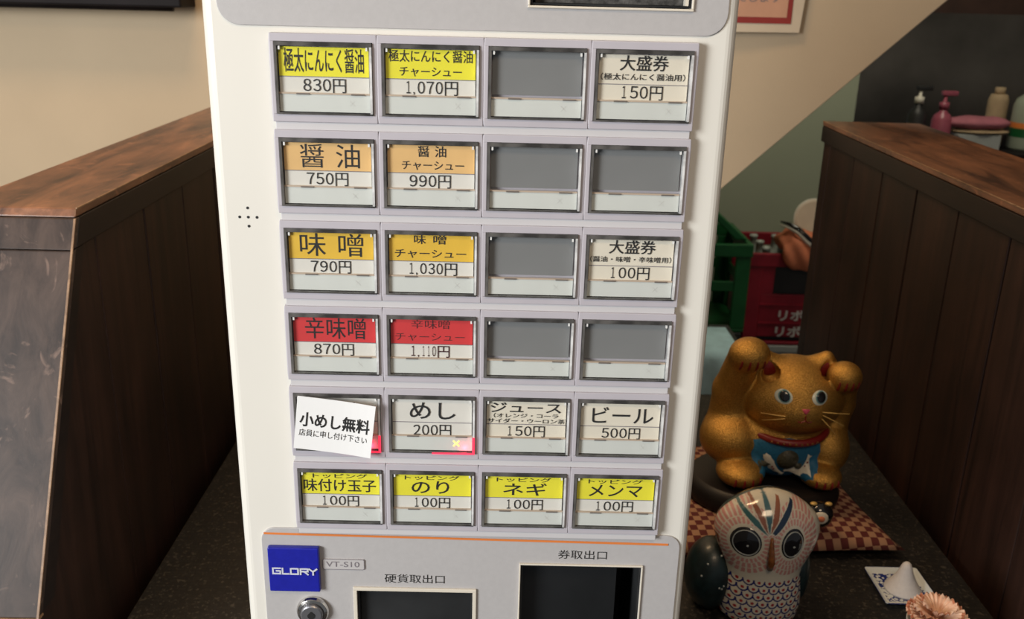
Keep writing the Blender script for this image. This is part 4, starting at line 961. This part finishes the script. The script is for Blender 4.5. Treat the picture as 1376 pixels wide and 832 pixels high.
# ------------------------------------------------------------------ things beyond, seen past the partition
def crate(name, label, x, y, z, w_, d_, h_, m, rz=0, text=False):
    t = thing(name, label, 'crate', (x, y, z), rz); hw, hd = w_ / 2, d_ / 2; tk = 0.014
    bm = new(); box(bm, -hw, hw, -hd, hd, 0, 0.012); mk('bottom', bm, m, t, bevel=0.003)
    for sx in (-1, 1):
        for sy in (-1, 1):
            bm = new()
            x0, x1 = sorted((sx * hw, sx * (hw - 0.05))); y0, y1 = sorted((sy * hd, sy * (hd - tk))); box(bm, x0, x1, y0, y1, 0.012, h_ * .86)
            x0, x1 = sorted((sx * hw, sx * (hw - tk))); y0, y1 = sorted((sy * (hd - tk), sy * (hd - 0.05))); box(bm, x0, x1, y0, y1, 0.012, h_ * .86)
            mk('corner_post', bm, m, t, bevel=0.003)
    bm = new()
    for sy in (-1, 1): y0, y1 = sorted((sy * (hd + 0.004), sy * (hd - tk))); box(bm, -hw - .004, hw + .004, y0, y1, h_ * .86, h_)
    for sx in (-1, 1): x0, x1 = sorted((sx * (hw + .004), sx * (hw - tk))); box(bm, x0, x1, -hd + tk, hd - tk, h_ * .86, h_)
    mk('top_band', bm, m, t, bevel=0.003)
    zt = h_ * (0.56 if text else 0.58); zl = 0.03 if text else h_ * .47
    for sy in (-1, 1):
        bm = new(); y0, y1 = sorted((sy * (hd - 0.003), sy * (hd - tk + .002))); box(bm, -hw + .05, hw - .05, y0, y1, zl, zt); mk('side_band', bm, m, t, bevel=0.002)
        if text:
            for sx in (-1, 1): bm = new(); x0, x1 = sorted((sx * (hw - .05), sx * (hw - .09))); box(bm, x0, x1, y0, y1, zt, h_ * .86); mk('handle_side', bm, m, t)
    for sx in (-1, 1): bm = new(); x0, x1 = sorted((sx * (hw - .003), sx * (hw - tk + .002))); box(bm, x0, x1, -hd + .05, hd - .05, zl, zt); mk('side_band', bm, m, t, bevel=0.002)
    if text:
        for q in (.235, .44): bm = new(); box(bm, -hw + .048, hw - .048, -hd - 0.001, -hd + 0.003, h_ * q, h_ * (q + .015)); mk('rib', bm, m, t)
        lettering([('リボン', -hw + .118, -hw + .258, h_ * .275, h_ * .395, 0.03), ('リボン', -hw + .113, -hw + .253, h_ * .095, h_ * .215, 0.03)], M['wprint'], t, -hd - 0.0005)
    if text: bm = new(); box(bm, -hw + .02, hw - .02, -hd + .018, -hd + .023, 0.013, h_ * .84); mk('infill', bm, M['cdark'], t)  # dark sheet added behind the hand hole to stand for its shade
    return t
zc_ = 0.155
cr_w = thing('plastic_crate', 'dull white crate under the red bottle crate', 'crate', (1.025, 2.66, 0))
bm = new(); box(bm, -0.185, 0.185, -0.155, 0.155, 0, 0.150); mk('shell', bm, M['cwhite'], cr_w, bevel=0.006)
bm = new(); box(bm, -0.190, 0.190, -0.160, 0.160, 0.128, 0.153); mk('top_band', bm, M['cwhite'], cr_w, bevel=0.003)
crate('plastic_crate', 'red plastic bottle crate with white lettering by the green wall', 1.03, 2.66, 0.155, 0.37, 0.31, 0.330, M['cred'], 0, True)
crate('plastic_crate', 'green plastic crate beside the red bottle crate', 0.632, 2.60, 0.220, 0.40, 0.31, 0.310, M['cgreen'])
crate('plastic_crate', 'dark plastic crate under the green crate', 0.630, 2.60, 0.0, 0.38, 0.31, 0.2185, M['cdark'])
# the green crate's folded lid leaning up
bm = new(); prism_x(bm, [(0, 0), (0.012, -0.004), (0.052, 0.11), (0.040, 0.114)], 0, 0.01)
ld = thing('crate_lid', 'dark green lid slanting up out of the green crate', 'lid', (0.632, 2.60, 0.531))
bm = new(); prism(bm, [(0.196, 0.0), (0.06, 0.115), (0.03, 0.115), (0.155, 0.0)], -0.10, 0.06); mk('panel', bm, M['cgreen'], ld, bevel=0.004)
# bottles in the red crate
prof = [(0, 0), (0.030, 0), (0.031, 0.006), (0.031, 0.20), (0.024, 0.235), (0.0135, 0.27), (0.0125, 0.315), (0.0145, 0.317), (0.0145, 0.325), (0.011, 0.325), (0.011, 0.31)]
first = None
for j in range(3):
    for i in range(4):
        px_ = 1.03 - 0.118 + i * 0.078; py_ = 2.565 + j * 0.088
        if first is None:
            bm = new(); lathe(bm, prof, n=20); o = mk('glass_bottle', bm, M['glass'], smooth=True); first = o
        else: o = first.copy(); col.objects.link(o)
        o.location = (px_, py_, 0.1675)
        tag(o, ('%s glass bottle of the %s row in the red crate' % (('leftmost', 'second', 'third', 'rightmost')[i], ('front', 'middle', 'back')[j])), 'bottle', 'bottles in the red crate')
# orange bundle with round lid on the bottles
OB = thing('orange_bundle', 'orange cloth bundle with a black strap resting on the bottles of the red crate', 'bundle', (1.020, 2.60, 0.4935))
def bfn(P):
    d = sd_ell(P, (0.0, -0.045, 0.028), (0.085, 0.070, 0.036)); d = smin(d, sd_ell(P, (-0.050, -0.075, 0.040), (0.030, 0.035, 0.036)), 0.02)
    d = smin(d, sd_ell(P, (0.0, -0.118, -0.005), (0.075, 0.022, 0.055)), 0.02); d += 0.003 * np.sin(P[..., 0] * 120 + P[..., 2] * 60)
    return np.maximum(d, -np.maximum(P[..., 2] - 0.0005, -(P[..., 1] + 0.1035)) * 1.0)
netobj('cloth', bfn, (-0.12, -0.17, -0.08), (0.12, 0.1, 0.12), 0.004, M['ocloth'], OB)
bm = new(); pts = [(-0.085, -0.085, 0.090), (-0.06, -0.100, 0.086), (-0.030, -0.115, 0.072), (0.0, -0.130, 0.045), (0.03, -0.142, 0.022), (0.06, -0.146, 0.010)]
for ofs, mm, nm in ((0, M['koi'], 'white_strap'), (0.012, M['gloss'], 'black_strap')):
    bm = new(); tube(bm, [(p[0], p[1], p[2] + ofs) for p in pts], [0.003, 0.006, 0.008, 0.009, 0.008, 0.006], 8); mk(nm, bm, mm, OB, smooth=True)
LD = thing('round_lid', 'round cream lid leaning on the orange bundle', 'lid', (1.100, 2.672, 0.566)); LD.rotation_euler = (math.radians(72), math.radians(10), 0)
bm = new(); lathe(bm, [(0, 0), (0.070, 0), (0.074, 0.003), (0.072, 0.008), (0.062, 0.006), (0.0, 0.012)], n=36); mk('disc', bm, M['lid'], LD, smooth=True)
bm = new(); tube(bm, [(0.0735 * cos(a), 0.0735 * sin(a), 0.004) for a in [2 * PI * i / 36 for i in range(37)]], 0.0035, 6); mk('rim', bm, M['koi'], LD, smooth=True)
# dark box with the blue towel
bm = new(); box(bm, -0.16, 0.10, -0.12, 0.12, 0, 0.455); tag(mk('storage_box', bm, M['cdark'], loc=(0.53, 1.74, 0), bevel=0.006), 'dark storage box under the light blue towel', 'box')
bm = new(); tp = []
nx_ = 14
path = [(-0.128, 0.33), (-0.128, 0.36), (-0.127, 0.40), (-0.125, 0.447), (-0.115, 0.461), (-0.06, 0.462), (0.0, 0.462), (0.06, 0.461)]
for i in range(nx_ + 1):
    xx = -0.13 + 0.205 * i / nx_; row = []
    for k, (yy, z_) in enumerate(path): row.append(bm.verts.new((xx + (0.008 * sin(k) if k < 3 else 0), yy - 0.004 - 0.004 * (1 + sin(i * 1.3 + k * .3)) * (k < 4), z_ + 0.004 - (0.010 * sin(i * .5) if k == 0 else 0))))
    tp.append(row)
for i in range(nx_):
    for k in range(len(path) - 1): bm.faces.new((tp[i][k], tp[i + 1][k], tp[i + 1][k + 1], tp[i][k + 1]))
tw = mk('towel', bm, M['towel'], loc=(0.53, 1.74, 0), smooth=True); s_ = tw.modifiers.new('s', 'SOLIDIFY'); s_.thickness = 0.004; s_.offset = 1
tag(tw, 'light blue towel draped over the dark box behind the cat', 'towel')

# kitchen bench with bottles and cloth
KB = thing('kitchen_bench', 'dark kitchen bench behind the right partition, carrying the soap and cloths', 'bench', (1.95, 2.9, 0))
bm = new(); box(bm, -0.55, 0.9, -0.24, 0.26, 0.79, 0.815); mk('bench_top', bm, M['blackbar'], KB, bevel=0.003)
bm = new(); box(bm, -0.53, 0.88, -0.20, 0.24, 0, 0.79); mk('cabinet_base', bm, M['cdark'], KB)
KZ = 0.8155
def pump(name, label, x, y, m, cap, r, h, headm):
    t = thing(name, label, 'bottle', (x, y, KZ))
    bm = new(); lathe(bm, [(0, 0), (r, 0), (r * 1.02, 0.006), (r, h * .72), (r * .8, h * .84), (r * .42, h * .92), (r * .40, h)], n=28); mk('bottle_body', bm, m, t, smooth=True)
    bm = new(); lathe(bm, [(r * .50, h), (r * .50, h + .022), (r * .2, h + .024), (r * .2, h + .045), (0, h + .045)], n=20); mk('collar', bm, cap, t, smooth=True)
    bm = new(); box(bm, -0.014, 0.040, -0.011, 0.011, h + .045, h + .062); mk('pump_head', bm, headm, t, bevel=0.004)
    return t
pump('pump_bottle', 'pink pump soap bottle beside the pink cloth in the dim kitchen', 1.550, 2.80, M['pinksoap'], M['pinksoap'], 0.034, 0.135, M['pinksoap'])
pump('pump_bottle', 'dark pump bottle just left of the pink soap bottle', 1.468, 2.82, M['cdark'], M['koi'], 0.032, 0.150, M['cdark'])
bm = new(); box(bm, -0.075, 0.075, -0.05, 0.05, 0, 0.052); tag(mk('white_box', bm, M['cwhite'], loc=(1.672, 2.80, KZ), bevel=0.002), 'low white box under the folded pink cloth', 'box')
def slab(name, label, cat, m, loc, w_, d_, h_, rz=0, droop=0.0):
    t = netobj(name, lambda P: np.maximum(sd_ell(P, (0, 0, h_ * .5), (w_, d_, h_ * .62)), np.maximum(-P[..., 2], P[..., 2] - h_)) + 0.0012 * np.sin(P[..., 0] * 70), (-w_ * 1.1, -d_ * 1.1, -.008), (w_ * 1.1, d_ * 1.1, h_ + .008), 0.004, m, None)
    t.location = loc; t.rotation_euler = (0, 0, rz); tag(t, label, cat); return t
slab('buff_cloth', 'buff cloth folded between the pink cloth and the white box', 'cloth', M['yelcloth'], (1.690, 2.80, KZ + 0.053), 0.105, 0.06, 0.016)
slab('pink_cloth', 'folded pink cloth on top of the buff cloth in the kitchen', 'cloth', M['pinkcloth'], (1.680, 2.80, KZ + 0.070), 0.115, 0.06, 0.040)
t = thing('detergent_bottle', 'large pale bottle with a green and orange label at the right edge', 'bottle', (1.865, 2.80, KZ))
bm = new(); lathe(bm, [(0, 0), (0.060, 0), (0.063, 0.008), (0.063, 0.15), (0.055, 0.175), (0.024, 0.200), (0.022, 0.215), (0, 0.215)], n=32); mk('bottle_body', bm, M['palebottle'], t, smooth=True)
bm = new(); lathe(bm, [(0.0635, 0.045), (0.0637, 0.075)], n=32); mk('label_band', bm, M['cgreen'], t); bm = new(); lathe(bm, [(0.0636, 0.076), (0.0638, 0.095)], n=32); mk('label_band', bm, M['orange'], t)
t = thing('buff_bottle', 'buff bottle behind the large pale bottle', 'bottle', (1.790, 2.90, KZ))
bm = new(); lathe(bm, [(0, 0), (0.034, 0), (0.035, 0.008), (0.035, 0.16), (0.028, 0.18), (0.0, 0.185)], n=24); mk('bottle_body', bm, M['yelcloth'], t, smooth=True)
bm = new(); lathe(bm, [(0.018, 0.180), (0.018, 0.205), (0, 0.206)], n=20); mk('cap', bm, M['yelcloth'], t, smooth=True)

bpy.data.objects.remove(_fo)
for o in list(bpy.data.objects):
    if o.type == 'EMPTY' and not o.children and 'label' not in o: bpy.data.objects.remove(o)
